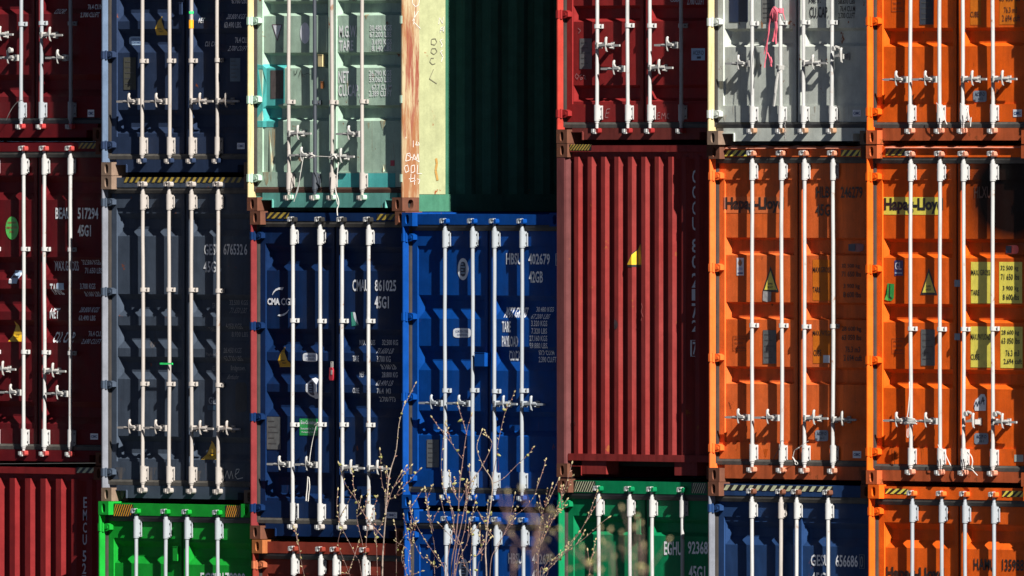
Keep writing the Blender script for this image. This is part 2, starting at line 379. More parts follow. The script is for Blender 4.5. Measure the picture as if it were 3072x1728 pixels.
class Cont: pass
def make(c):
    """one container: c is its table of measurements"""
    o = Cont(); o.c = c; H = c.get('H', HC); y0 = c['y']
    t = P2W(c['X'], c['Yb'], y0); o.x0, o.y0, o.z0 = t.x, y0, (c['z0'] if 'z0' in c else t.z); o.H = H
    C0 = (-WD / 2, -LN / 2, 0)
    root = thing('shipping_container', c['label'], 'container', (o.x0 + WD / 2, y0 + LN / 2, o.z0), 'stacked shipping containers')
    o.root = root
    def loc(X, Y, yl=.074 if c.get('endwall') else YD + FR):
        p = P2W(X, Y, y0 + yl); return p.x - o.x0, p.z - o.z0
    o.loc = loc
    def Z(Y, yl=.08): return loc(c['X'] + 240, Y, yl)[1]
    mp = c['mat']; cm = c.get('cmat', RUSTY); lm = c.get('postmat', mp)
    def part(name, me, mats, dz=0, dx=0, dy=0): return obj(name, me, mats, root, (C0[0] + dx, C0[1] + dy, dz))
    o.part = part
    for s in (-1, 1):
        me = cached(('cast', s), lambda: casting_mesh(s))
        for z in (0, H - .118): part('corner_casting', me, [cm if z else c.get('cmatb', cm), VOID], z, 0 if s < 0 else WD - .162)
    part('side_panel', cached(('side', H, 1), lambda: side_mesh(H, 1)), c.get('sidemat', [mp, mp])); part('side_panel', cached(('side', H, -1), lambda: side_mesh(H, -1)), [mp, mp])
    def rf():
        b = MB(); b.box(.06, WD - .06, .16, LN, H - .07, H - .012); return b.mesh('roof_panel')
    part('roof_panel', cached(('roof', H), rf), mp)
    def fl():
        b = MB(); b.box(.06, WD - .06, .2, LN, .10, .16); return b.mesh('floor')
    part('floor', cached(('floor', H), fl), DARK)
    def bw():
        b = MB(); b.box(.0, WD, LN - .15, LN, -.0035, H); return b.mesh('end_panel')
    part('end_panel', cached(('bw', H), bw), mp)
    if c.get('endwall'): endwall(o, part, Z); return o
    # ---- door end
    D = lambda k, top=None, bot=None: ([Z(v) for v in c[k]] if k in c else None)
    zd = D('door') or [H - .166, .188]
    if 'door' in c and c['door'][0] is None: pass
    zdt = Z(c['doort']) if 'doort' in c else H - .166
    zdb = Z(c['doorb']) if 'doorb' in c else .188
    c['zdoor'] = (zdb, zdt)
    c['ledge'] = (Z(c['ledgeb']) if 'ledgeb' in c else zdb + .14, Z(c['ledget']) if 'ledget' in c else zdt - .14)
    c['gz'] = []
    for (a, b_, d) in c.get('gr', []):
        z1, z3, z4 = Z(a), Z(b_), Z(d); s_ = min(z3 - z4, .05) if z3 - z4 > .03 else z3 - z4
        c['gz'].append((z1, z1 - max(s_, .015), z3, z4))
    if 'doort' in c and c.get('gr') and c['gr'][-1][2] < c.get('Yfill', 0): pass
    o.z_lo, o.z_hi = zdb, zdt
    lv = [obj('door_leaf', leaf_mesh(c, i), c.get('leafmats', [mp, mp])[i], root, C0) for i in (0, 1)]
    o.leaf = lv
    for s in (1, -1):
        part('corner_post', cached(('post', H, s), lambda: post_mesh(s, .119, H - .119)), lm if s > 0 else c.get('postr', lm))
    # header, sill
    b = MB(); hz = zdt + (.055 if c.get('hg', 1) else .02)
    xl, xr = .1625, WD - .1625
    b.box(xl, xr, YH, .17, hz, H - .014); b.box(.036, xl - .0005, YH + .02, .17, hz, H - .1185)
    b.box(xr + .0005, WD - .036, YH + .02, .17, hz, H - .1185)
    part('header', b, mp)
    b = MB(); sz = zdb - .052
    if c.get('notch', 1):
        b.box(xl + .17, xr - .17, YH, .17, .030, sz); b.box(xl, xl + .1695, YH, .17, .100, sz); b.box(xr - .1695, xr, YH, .17, .100, sz)
        for s in (0, 1):
            X = (lambda x: x) if s == 0 else (lambda x: WD - x)
            b.box(*sorted((X(xl), X(xl + .17))), YH - .012, YH + .07, .094, .101); b.box(*sorted((X(xl + .164), X(xl + .176))), YH - .012, YH + .07, .028, .0935)
    else: b.box(xl, xr, YH, .17, .030, sz)
    b.box(.036, xl - .0005, YH + .02, .17, .1185, sz); b.box(xr + .0005, WD - .036, YH + .02, .17, .1185, sz)
    part('sill', b, c.get('sillmat', mp))
    # gaskets
    gm = c.get('gask', RUBBERG); b = MB(); yg = YD + .004
    def lip(z0, z1): b.prism([(.05, z0 + .006), (.068, z0), (.11, z0), (.11, z1), (.068, z1), (.05, z1 - .006)][::-1], .036, WD - .036, ax='x')
    def vl(x0, x1): b.box(x0, x1, YD - .012, .12, zdb, zdt)
    b.prism([(YH + .008, zdb - .050), (YD + .02, zdb - .050), (YD + .02, zdb - .002), (YH + .022, zdb - .002), (YH + .008, zdb - .020)], .0345, WD - .0345, ax='x')
    part('door_gasket', b, gm); b = MB()
    b.prism([(YH + .012, zdt + .002), (YD + .02, zdt + .002), (YD + .02, zdt + .053), (YH + .004, zdt + .053), (YH + .004, zdt + .03)], .0345, WD - .0345, ax='x')
    part('door_gasket', b, gm)
    b = MB(); b.box(1.2045, 1.2335, YD + .012, .12, zdb, zdt); part('door_gasket', b, RUBBER)
    sm = c.get('sgask', SIDEG)
    for s in (0, 1):
        b = MB(); X = (lambda x: x) if s == 0 else (lambda x: WD - x)
        b.prism([(X(.0285), .052), (X(.0400), .060), (X(.0400), .083), (X(.0340), .0845), (X(.0285), .0845)], zdb - .04, zdt + .045); part('door_gasket', b, sm)
    b = MB(); b.box(.03, WD - .03, .14, .15, .12, H - .10); part('door_backing', b, DARK)
    # hinges
    hm = c.get('hingemat', mp)
    for Y in c.get('hinges', []):
        z = Z(Y, .03)
        part('hinge', cached(('hinge', 1), lambda: hinge_mesh(1)), hm, z); part('hinge', cached(('hinge', -1), lambda: hinge_mesh(-1)), c.get('hinger', mp), z)
    # locking bars
    rm = c.get('rodmat', WHITE)
    zt_b = [Z(v, YR) for v in c['bt']] if 'bt' in c else [zdt - .02, zdt - .15]
    zl_b = [Z(v, YR) for v in c['bl']] if 'bl' in c else [zdb + .15, zdb + .015]
    zct = Z(c['ct'], YR) if 'ct' in c else zdt + .085
    zcb = Z(c['cb'], YR) if 'cb' in c else zdb - .08
    o.bars = []
    for i, X in enumerate(c['rods']):
        if isinstance(X, tuple): X, rmi = X
        else: rmi = rm
        x = loc(X, 900, YR)[0]
        o.rodx = getattr(o, 'rodx', []) + [x]
        b = MB(); N = 26; pts = []; r = []
        ph = random.uniform(0, 6); am = random.uniform(.0015, .0045); ph2 = random.uniform(0, 6)
        def bend(z):
            u = (z - zl_b[0]) / (zt_b[1] - zl_b[0]); k = max(0, min(1, u * (1 - u) * 6))
            return k * (am * math.sin(ph + u * 5) + .0018 * math.sin(ph2 + u * 17))
        a0, a1 = zl_b[0] - .01, zt_b[1] + .01
        for k in range(N + 1):
            z = a0 + (a1 - a0) * k / N; pts.append((x + bend(z), YR + bend(z + .4) * .5, z)); r.append(.0166)
        b.tube(pts, r, 12)
        b.tube([(x, YR, zcb), (x, YR, zl_b[1] - .03), (x, YR, zl_b[1] - .028), (x, YR, zl_b[1])], [.013, .014, .019, .0195], 10)
        b.tube([(x, YR, zt_b[0]), (x, YR, zt_b[0] + .028), (x, YR, zt_b[0] + .03), (x, YR, zct)], [.0195, .019, .014, .013], 10)
        bar = part('locking_bar', b, rmi); o.bars.append(bar)
        def sub(name, me, mats, z, dy=0): return obj(name, me, mats, bar, (x, YR + dy, z))
        for (za, zb) in (zt_b, zl_b):
            h = round(za - zb, 2); sub('guide_bracket', cached(('br', h), lambda: bracket_mesh(h, True)), [c.get('brmat', rmi), BOLT], (za + zb) / 2)
        for Y in c.get('bm', []):
            sub('guide_bracket', cached(('brm',), lambda: bracket_mesh(.036, False)), [c.get('brmat', rmi), BOLT], Z(Y + random.uniform(-1.5, 1.5), YR))
        cmt = c.get('cammat', WHITE)
        sub('cam_end', cached(('cam', 1), lambda: cam_mesh(True)), cmt, zct); sub('cam_end', cached(('cam', 0), lambda: cam_mesh(False)), cmt, zcb)
        km = c.get('keepmat', mp)
        me = cached(('keep',), keeper_mesh)
        sub('cam_keeper', me, c.get('keept', km), zct); sub('cam_keeper', me, km, zcb)
        for hd in c.get('handles', []):
            if hd[0] != i: continue
            s, Y, ty = hd[1], hd[2], hd[3] if len(hd) > 3 else 'n'
            hmat = c.get('handmat', ZINC); z = Z(Y, YR)
            if ty in ('n', 'ring'): sub('handle', cached(('hd', s), lambda: handle_mesh(s)), [hmat, BOLT], z)
            if ty == 'hang':
                h_ = sub('handle', cached(('hd', s), lambda: handle_mesh(s)), [hmat, BOLT], z); h_.rotation_euler = (0, 0, 0)
                h_.rotation_euler = (0, rad(-78) if s < 0 else rad(78), 0)
            if ty != 'hang': sub('handle_catch', cached(('ct', s, ty in ('ring', 'cring')), lambda: catch_mesh(s, ty in ('ring', 'cring'))), hmat, z)
    return o

def endwall(o, part, Z):
    c, H = o.c, o.H; mp = c['mat']
    yo, dp, x = .030, .044, c['bx0']
    prof = [(.145, yo + dp)]
    w1, sl, w2 = c.get('rib', (.062, .035, .072))
    if 'ribX' in c:
        pt = w1 + 2 * sl + w2; xr = P2W(c['ribX'], 1600, o.y0 + yo).x - o.x0; x = xr - math.floor((xr - .16) / pt) * pt
    while x < 2.30:
        prof += [(x, yo), (x + w1, yo), (x + w1 + sl, yo + dp), (x + w1 + sl + w2, yo + dp)]
        x += w1 + 2 * sl + w2
    prof = [p for p in prof if p[0] < 2.30] + [(2.31, yo + dp)]
    o.prof = prof
    zt, zb = H - .115, .205
    b = MB(); n = len(prof); vs = [(a, y, zb) for a, y in prof] + [(a, y, zt) for a, y in prof]
    b.add(vs, [(i, i + 1, n + i + 1, n + i) for i in range(n - 1)]); part('corrugated_panel', b, c['leafmat'])
    for s in (1, -1):
        b = MB(); pr = [(0, .17), (0, .002), (.110, .002), (.128, .012), (.145, .05), (.145, .17)]
        if s < 0: pr = [(WD - a, y) for a, y in pr]
        b.prism(pr, .119, H - .119); part('corner_post', b, c.get('postmat', mp))
    b = MB(); b.box(.1625, WD - .1625, .022, .17, H - .072, H - .016); b.box(.146, WD - .146, .05, .17, zt - .02, H - .0725); part('header', b, mp)
    b = MB(); b.box(.1455, WD - .1455, .020, .17, .146, .206); part('sill', b, mp)
    b = MB(); b.box(.1625, .33, .03, .16, .094, .1005); b.box(.325, .331, .03, .16, .018, .0935)
    part('pocket_rim', b, mp)
    for x0, x1 in ((.333, .70), (1.74, 2.08)):
        b = MB(); b.box(x0, x1, .036, .17, .03, .145); part('tunnel_block', b, mp)

# ---------------------------------------------------------------- flat marks that follow the pressed steel
def surf(o, x, z):
    c = o.c
    if c.get('endwall'):
        p = o.prof
        for (a, ya), (b, yb) in zip(p, p[1:]):
            if a <= x <= b: return ya + (yb - ya) * (x - a) / max(b - a, 1e-6)
        return .03
    li = 0 if x < 1.22 else 1; xa, xb = LEAF[li]
    il = xa + (FW if li == 0 else .045) + .004; ir = xb - (.045 if li == 0 else FW) - .004
    zl, zt = c['ledge']
    if z > zt or z < zl or x < il or x > ir: return YD if (z <= o.z_hi) else YH
    gx = min((x - il) / .045, (ir - x) / .045, 1.)
    for (g1, g2, g3, g4) in c['gz']:
        if g4 <= z <= g1:
            f = min((g1 - z) / max(g1 - g2, 1e-5), (z - g4) / max(g3 - g4, 1e-5), 1.)
            return YD + FR + GD * max(0, min(f, gx))
    return YD + FR
def conform(o, bm, off):
    c = o.c; zs, xs = [], []
    if c.get('endwall'): xs = [a for a, y in o.prof]
    else:
        for g in c['gz']: zs += list(g)
        zs += [c['ledge'][0], c['ledge'][1]]
        for li in (0, 1):
            xa, xb = LEAF[li]; il = xa + (FW if li == 0 else .045) + .004; ir = xb - (.045 if li == 0 else FW) - .004
            xs += [il, il + .045, ir - .045, ir]
    vx = [v.co.x for v in bm.verts]; vz = [v.co.z for v in bm.verts]
    if not vx: return
    for z in zs:
        if min(vz) < z < max(vz): bmesh.ops.bisect_plane(bm, geom=bm.verts[:] + bm.edges[:] + bm.faces[:], plane_co=(0, 0, z), plane_no=(0, 0, 1))
    for x in xs:
        if min(vx) < x < max(vx): bmesh.ops.bisect_plane(bm, geom=bm.verts[:] + bm.edges[:] + bm.faces[:], plane_co=(x, 0, 0), plane_no=(1, 0, 0))
    for v in bm.verts: v.co.y = surf(o, v.co.x, v.co.z) - off
_txt = {}
def text_verts(s, bold=0.0):
    k = (s, bold)
    if k not in _txt:
        cu = bpy.data.curves.new('t', 'FONT'); cu.body = s; cu.resolution_u = 2; cu.offset = bold
        ob = bpy.data.objects.new('t', cu); COL.objects.link(ob); bpy.context.view_layer.update()
        me = bpy.data.meshes.new_from_object(ob.evaluated_get(bpy.context.evaluated_depsgraph_get()))
        vs = [v.co.copy() for v in me.vertices]; fs = [tuple(p.vertices) for p in me.polygons]
        bpy.data.objects.remove(ob); bpy.data.curves.remove(cu); bpy.data.meshes.remove(me)
        x0, x1 = min(v.x for v in vs), max(v.x for v in vs); y0, y1 = min(v.y for v in vs), max(v.y for v in vs)
        _txt[k] = ([((v.x - x0) / max(x1 - x0, 1e-6), (v.y - y0) / max(y1 - y0, 1e-6)) for v in vs], fs)
    return _txt[k]
class Deco:
    """collects flat polygons and lettering in door coordinates (x, z); layers = list of (geometry, material, offset)"""
    def __init__(s, o): s.o = o; s.l = []
    def poly(s, pts, mat, off=.0025, cr=None):
        if cr: pts = [s.o.loc(*q(cr, *p)) for p in pts]
        s.l.append(([(p[0], p[1]) for p in pts], [tuple(range(len(pts)))], mat, off)); return s
    def rect(s, cr, x0, y0, x1, y1, mat, off=.0025):
        a = s.o.loc(*q(cr, x0, y0)); b = s.o.loc(*q(cr, x1, y1))
        return s.poly([(a[0], b[1]), (b[0], b[1]), (b[0], a[1]), (a[0], a[1])], mat, off)
    def oval(s, cr, cx, cy, rx, ry, mat, off=.0025, p=2., inner=0):
        n = 28; pts = []
        for k in range(n):
            a = 2 * math.pi * k / n; c, sn = math.cos(a), math.sin(a); t = (abs(c) ** p + abs(sn) ** p) ** (-1 / p)
            pts.append((cx + rx * c * t, cy - ry * sn * t))
        return s.poly(pts, mat, off, cr)
    def text(s, cr, x0, y0, x1, y1, st, mat, bold=.012, off=.004):
        a = s.o.loc(*q(cr, x0, y0)); b = s.o.loc(*q(cr, x1, y1)); vs, fs = text_verts(st, bold)
        s.l.append(([(a[0] + (b[0] - a[0]) * u, b[1] + (a[1] - b[1]) * v) for u, v in vs], fs, mat, off)); return s
    def stroke(s, cr, pts, wd, mat, off=.004):
        P = [s.o.loc(*q(cr, *p)) for p in pts]
        for (ax, az), (bx, bz) in zip(P, P[1:]):
            dx, dz = bx - ax, bz - az; L = math.hypot(dx, dz) or 1; nx, nz = -dz / L * wd, dx / L * wd
            s.l.append(([(ax - nx, az - nz), (bx - nx, bz - nz), (bx + nx, bz + nz), (ax + nx, az + nz)], [(0, 1, 2, 3)], mat, off))
        return s
    def done(s, name, flat=None):
        mats = []; bm = bmesh.new()
        for vs, fs, mat, off in s.l:
            if mat not in mats: mats.append(mat)
            b = bmesh.new(); V = [b.verts.new((x, 0, z)) for x, z in vs]
            for f in fs:
                try: b.faces.new([V[i] for i in f])
                except ValueError: pass
            if any(len(f) > 4 for f in fs): bmesh.ops.triangulate(b, faces=b.faces[:])
            if flat is None: conform(s.o, b, off)
            else:
                for v in b.verts: v.co.y = flat - off
            b.normal_update()
            for f in b.faces:
                if f.normal.y > 0: f.normal_flip()
                f.material_index = mats.index(mat)
            me = bpy.data.meshes.new('x'); b.to_mesh(me); b.free(); bm.from_mesh(me); bpy.data.meshes.remove(me)
        me = bpy.data.meshes.new(name); bm.to_mesh(me); bm.free()
        return s.o.part(name, me, mats)
def panels(o, name, rects, rows, mat, ink_, bold=.013):
    for r in rects:
        d = Deco(o); d.rect(*r, mat, .002)
        for t in rows:
            if t[0] == r[0] and t[1] >= r[1] - 8 and t[1] < r[3] and t[2] >= r[2] - 30 and t[4] <= r[4] + 30: d.text(*t, ink_, bold)
        d.done(name)
def texts(o, name, mat, rows, bold=.012):
    nm = {'weight_table': 'weight_line', 'container_number': 'number_group'}.get(name, name)
    if o.c.get('endwall'): nm = 'upright_character'
    for r in rows:
        d = Deco(o); d.text(*r[:6], mat, bold); d.done(nm)
def stripes(o, cr, x0, y0, x1, y1, n, lean, ym, base=BLK, duty=.5, flat=YH):
    """hazard stripes on the header"""
    d = Deco(o); loc = o.loc
    a = P2W(*q(cr, x0, y0), o.y0 + flat); b = P2W(*q(cr, x1, y1), o.y0 + flat)
    xa, xb, za, zb = a.x - o.x0, b.x - o.x0, a.z - o.z0, b.z - o.z0
    if base: d.poly([(xa, zb), (xb, zb), (xb, za), (xa, za)], base, .002)
    p = (xb - xa) / n
    for k in range(int(math.ceil(n))):
        u = xa + p * (k + .2); wdt = p * duty; L = lean * p
        pts = [(u - L * .5, zb), (u - L * .5 + wdt, zb), (u + L * .5 + wdt, za), (u + L * .5, za)]
        pts = [(min(max(x, xa), xb), z) for x, z in pts]; d.poly(pts, ym, .0035)
    return d.done('hazard_stripes', flat)
def triangle(o, cr, apex, bl, br, border=True, words=True):
    d = Deco(o); cx = (apex[0] + bl[0] + br[0]) / 3; cy = (apex[1] + bl[1] + br[1]) / 3
    sh = lambda p, k: (cx + (p[0] - cx) * k, cy + (p[1] - cy) * k)
    if border: d.poly([apex, bl, br], BLK, .0022, cr)
    k = .74 if border else 1.
    A, B_, C_ = sh(apex, k), sh(bl, k), sh(br, k)
    d.poly([A, B_, C_], YEL if not border else YELP, .0035, cr)
    if words:
        wd = (br[0] - bl[0]); h = bl[1] - apex[1]
        d.text(cr, cx - wd * .14, cy - h * .02, cx + wd * .14, cy + h * .05, 'SUPER', BLK, .02, .0048); d.text(cr, cx - wd * .16, cy + h * .10, cx + wd * .16, cy + h * .17, 'HEIGHT', BLK, .02, .0048)
    return d.done('warning_triangle')
def plate(o, cr, x0, y0, x1, y1, mat=PLATE, lines=True, name='data_plate'):
    d = Deco(o); d.rect(cr, x0, y0, x1, y1, mat, .004)
    if lines:
        h = y1 - y0; wd = x1 - x0; dk = cached(('platedark',), lambda: plain('plate_print', (.06, .06, .06), .7))
        for k in range(5): yy = y0 + h * (.12 + k * .17); d.rect(cr, x0 + wd * .12, yy, x0 + wd * (.55 + .3 * ((k * 7) % 3) / 2), yy + h * .03, dk, .0055)
    return d.done(name)
def cimc(o, cr, x0, y0, x1, y1):
    d = Deco(o); d.rect(cr, x0, y0, x1, y1, WHT, .003); w_, h = x1 - x0, y1 - y0
    d.text(cr, x0 + w_ * .1, y0 + h * .28, x0 + w_ * .9, y0 + h * .72, 'CIMC', BLUEF, .03, .0045); return d.done('maker_sticker')
def pill(o, cr, x0, y0, x1, y1, mat=WHT, l1='CORTEN STEEL', l2='CONTAINER'):
    d = Deco(o); cx, cy = (x0 + x1) / 2, (y0 + y1) / 2; rx, ry = (x1 - x0) / 2, (y1 - y0) / 2
    d.oval(cr, cx, cy, rx, ry, mat, .003, 5.)
    d.text(cr, cx - rx * .72, cy - ry * .55, cx + rx * .72, cy - ry * .05, l1, BLUEF, .01, .0045); d.text(cr, cx - rx * .55, cy + ry * .2, cx + rx * .6, cy + ry * .62, l2, BLUEF, .01, .0045)
    return d.done('oval_label')
def seal(o, cr, x0, y0, x1, y1):
    d = Deco(o); cx, cy = (x0 + x1) / 2, (y0 + y1) / 2; rx, ry = (x1 - x0) / 2, (y1 - y0) / 2
    d.oval(cr, cx, cy, rx, ry, WHT, .003); d.oval(cr, cx, cy, rx * .52, ry * .66, NAVYF, .0045, 3.)
    for k in range(4): d.rect(cr, cx - rx * .4, cy - ry * .5 + k * ry * .27, cx + rx * (.1 + .3 * (k % 2)), cy - ry * .42 + k * ry * .27, LBLUE, .006)
    return d.done('round_seal_sticker')
def csc(o, cr, x0, y0, x1, y1, t='ACEP-D'):
    d = Deco(o); w_, h = x1 - x0, y1 - y0
    d.oval(cr, (x0 + x1) / 2, (y0 + y1) / 2, w_ / 2, h / 2, CSC, .004, 9.)
    d.text(cr, x0 + w_ * .14, y0 + h * .15, x0 + w_ * .88, y0 + h * .48, t, NAVYF, .02, .0055); d.text(cr, x0 + w_ * .38, y0 + h * .62, x0 + w_ * .7, y0 + h * .85, 'H-1', NAVYF, .02, .0055)
    return d.done('approval_plate')

# ---------------------------------------------------------------- ground
GZ = 0.0
GRAVEL = None
s = NT('gravel_ground'); n1 = s.noise(3, 8, .7); n2 = s.noise(.15, 4, .6)
s.l(s.mix(n2, s.mix(n1, (.014, .013, .012), (.035, .032, .028)), (.026, .024, .022)), s.b.inputs['Base Color']); s.b.inputs['Roughness'].default_value = .95; s.bump(n1, .6, .05)
b = MB(); b.quad((-1500, -1500, 0), (1500, -1500, 0), (1500, 1500, 0), (-1500, 1500, 0))
struct(obj('ground', b, s.mat))

# ---------------------------------------------------------------- paints
MAROON = paint('maroon_paint', (.115, .009, .012), .12, .2, .3); MAROON2 = paint('dark_maroon_paint', (.10, .007, .010), .08, .15, .25)
NAVY1 = paint('navy_grey_paint', (.020, .034, .074), .15, .35, .3); GREY2 = paint('faded_grey_blue_paint', (.048, .064, .092), .25, .5, .45)
GREEN3 = paint('bright_green_paint', (.008, .25, .026), .0, .1, .15); SAGE = paint('sage_green_paint', (.335, .465, .37), .55, .3, .3)
SAGED = paint('sage_sill_paint', (.10, .30, .26), .6, .3, .4); NAVY3 = paint('navy_paint', (.004, .018, .068), .15, .2, .3)
BROWN = paint('rust_brown_paint', (.19, .030, .018), .3, .3, .35); BLUE4 = paint('blue_paint', (.002, .042, .205), .04, .12, .2)
RED5 = paint('red_paint', (.22, .018, .018), .15, .25, .3); OXRED = paint('oxide_red_paint', (.185, .022, .020), .35, .5, .7)
OXRED2 = paint('oxide_red_paint_bright', (.165, .014, .015), .15, .25, .35); GREEN5 = paint('emerald_paint', (.003, .175, .066), .12, .2, .25)
PALE6 = paint('pale_grey_paint', (.47, .50, .455), .5, .2, .3); ORANGE = paint('orange_paint', (.68, .125, .022), .32, .45, .42, rustcol=(.12, .03, .012))
ORANGE2 = paint('deep_orange_paint', (.70, .105, .008), .15, .15, .25, rustcol=(.12, .03, .012)); NAVY6 = paint('slate_blue_paint', (.015, .043, .125), .25, .3, .3)
SILLO = paint('scuffed_orange_paint', (.42, .09, .03), .75, .3, .6); REDPOST = paint('red_post_paint', (.16, .022, .024), .1, .4, .3)
GREYPOST = paint('grey_post_paint', (.16, .17, .20), .35, .3, .4); CREAMPOST = paint('cream_post_paint', (.46, .38, .20), .6, .2, .4, rustcol=(.30, .12, .03))
SAGELIT = paint('sunlit_side_tone', (.30, .315, .175), .3, .4, .2)  # sunlight on the front strip of the sage side, put into its colour
GALVP = GALV
# the badly rusted corner post of the sage container
s = NT('heavily_rusted_post'); a1 = s.noise(2.6, 8, .7, sc=(5, 5, .55)); a2 = s.noise(11, 6, .7, sc=(2, 2, .7)); a3 = s.noise(1.7, 6, .7, sc=(6, 6, .5), off=(4, 2, 9))
c_ = s.mix(s.ramp(a1, .42, .56), (.34, .28, .165), (.22, .085, .03)); c_ = s.mix(s.ramp(a3, .52, .60), c_, (.19, .045, .025))
c_ = s.mix(s.ramp(a2, .60, .72, 0, .7), c_, (.12, .03, .015)); s.l(c_, s.b.inputs['Base Color']); s.b.inputs['Roughness'].default_value = .85; s.bump(a2, .4, .006)
RUSTPOST = s.mat

# ---------------------------------------------------------------- measurements of every container
T = []
def add(id, **k): k['id'] = id; T.append(k)
g = 'g'
add('11', X=-142, Yb=416, y=.50, mat=MAROON, label='dark maroon container standing on the one with the round green sticker', doorb=354, ledgeb=305.5,
    gr=[(-20, 27, 42), (223.6, 269, 290)], rods=[-25, 63, 124, 212], bm=[70], bl=(308, 352), cb=379, handles=[(0, 1, 103), (1, -1, 173, 'ring'), (2, 1, 106), (3, -1, 174)], gask=RUBBER, rodmat=GALV, keepmat=plain('red_keeper_paint', (.35, .03, .03)), notch=1)
add('12', X=-134, Yb=1390, y=.40, mat=MAROON2, label='dark maroon container numbered 517294 with a round green sticker beside its bars', doort=473, doorb=1332, ledget=526, ledgeb=1286,
    gr=[(530, 578, 600), (771, 817, 840), (866, 912, 935), (960, 1005, 1028), (1204, 1249.5, 1271)], rods=[-17, 71, 133, 211], bm=[748, 1057], bt=(476, 520), bl=(1290, 1336), ct=446, cb=1360,
    handles=[(0, 1, 1109), (1, -1, 1178), (2, 1, 1113), (3, -1, 1180)], keepmat=plain('red_keeper_paint_worn', (.32, .04, .035)))
add('13', X=-140, Yt=1393, y=.38, mat=OXRED2, leafmat=OXRED2, endwall=1, bx0=.33, ribX=214, rib=(.085, .035, .095), label='oxide red ribbed container beneath the maroon one with the green sticker, dim upright white letters')
add('21', X=304, Yb=522.5, y=.27, mat=NAVY1, cmatb=PALERUST, label='navy container with an orange band round one bar and a yellow triangle sticker', doorb=461, ledgeb=410,
    gr=[(-12, 37.6, 62.6), (86, 133, 157), (329, 381, 400)], rods=[426.5, 508.5, 573.5, 652], bm=[181], bl=(414, 460), cb=482, handles=[(0, -1, 304), (1, -1, 304), (2, 1, 304), (3, 1, 304)],
    hinges=[163.5, 435], rodmat=CREAM, cammat=CREAM, handmat=CREAM, postmat=paint('blue_grey_post', (.09, .13, .20), .2, .3, .3))
add('22', X=304, Yb=1502.5, y=.23, mat=GREY2, cmat=PALERUST, label='faded grey blue container numbered 676532 with cream bars, above the bright green one', doort=581, doorb=1441, ledget=624, ledgeb=1387,
    gr=[(640, 688, 709), (883, 928, 950), (977, 1021, 1046), (1071, 1117, 1139), (1310, 1362, 1379)], rods=[428.4, 507, 574.4, 654.4], bm=[870, 1153], bt=(584, 626), bl=(1402, 1445), ct=553, cb=1472,
    handles=[(0, -1, 1285), (1, -1, 1285), (2, 1, 1285), (3, 1, 1285)], hinges=[607, 876, 1156, 1420], rodmat=CREAM, cammat=CREAM, handmat=CREAM, keepmat=CREAM, postmat=GREYPOST)
add('23', X=295, Yt=1504, H=STD, y=.16, mat=GREEN3, cmat=GREEN3, label='bright green container with silver bars under the faded grey blue one', doort=1567, ledget=1617,
    gr=[(1626, 1672, 1693)], rods=[408.7, 497.5, 561.2, 653], bt=(1561, 1613), ct=1536, hinges=[1586], rodmat=GALV, gask=RUBBER, cammat=GALV)
add('31', X=741, Yb=624.5, y=.14, mat=SAGE, label='sage green container with turquoise touch-ups and a badly rusted corner post', doorb=561, ledgeb=516, cmat=RUSTY, sidemat=[paint('shaded_side_tone', (.045, .15, .095), .3, .3, .35), SAGELIT],  # side ribs coloured darker for shade, front strip paler for sunlight
    gr=[(2, 38, 47), (157, 195, 204), (316, 354, 363)], rods=[867, (944.5, GREYBAR), 996, 1086.7], bm=[306], bl=(520, 565), cb=592, handles=[(0, 1, 400.6), (3, -1, 402), (1, -1, 466), (2, 1, 470)],
    hinges=[60.6, 298, 534], rodmat=CREAM, cammat=CREAM, sillmat=SAGED, postmat=CREAMPOST, postr=RUSTPOST, gask=paint('rusted_gasket', (.06, .03, .022), .5, .3, .3))
add('32', X=750, Yb=1616.6, y=.125, mat=NAVY3, cmat=RUSTY, label='navy container numbered 861025 with a white two-arc logo and a yellow triangle', doort=682, doorb=1556, ledget=731, ledgeb=1505,
    gr=[(741, 793.5, 812.5), (987, 1034, 1058), (1083, 1128, 1154), (1177, 1224, 1250), (1418, 1482, 1497)], rods=[878.4, 960, 1026.4, 1106], bm=[963.5, 1274], bt=(689, 731), bl=(1513, 1561), ct=659, cb=1581,
    handles=[(0, -1, 1395), (1, -1, 1395), (2, 1, 1403), (3, 1, 1403)], hinges=[708, 979.5, 1254, 1527.6], postmat=REDPOST, keepmat=CREAM, keept=DARK)
add('33', X=756, Yt=1619, H=STD, y=.10, mat=BROWN, label='rust brown container behind bare twigs, under the navy one numbered 861025', doort=1681, ledget=1724, rods=[880.7, 962.6, 1005.5, 1094], bt=(1679, 1722), ct=1649, hinges=[1699], gask=RUBBER,
    gr=[(1734, 1780, 1800)], cmat=paint('orange_rust_casting', (.30, .10, .035), .6, .3, .3, .8), hingemat=paint('orange_rust_hinge', (.36, .11, .05), .3, .3, .3))
add('42', X=1205.5, Yb=1524.7, H=STD, y=.072, mat=BLUE4, cmat=BLUE4, label='blue container numbered 402679 with silver bars, open sky gap above it', doort=693, doorb=1463, ledget=738, ledgeb=1413,
    gr=[(886, 930, 957), (1039, 1084, 1112), (1233.6, 1291.5, 1308)], rods=[1335, 1418, 1483.6, 1566.3], bm=[1171.5], bt=(695, 738), bl=(1418, 1463), ct=664, cb=1492,
    handles=[(0, -1, 1211), (1, -1, 1211), (2, 1, 1211), (3, 1, 1211)], hinges=[713, 951.7, 1194, 1438.6], rodmat=GALV, gask=RUBBER, cammat=GALV, handmat=GALV)
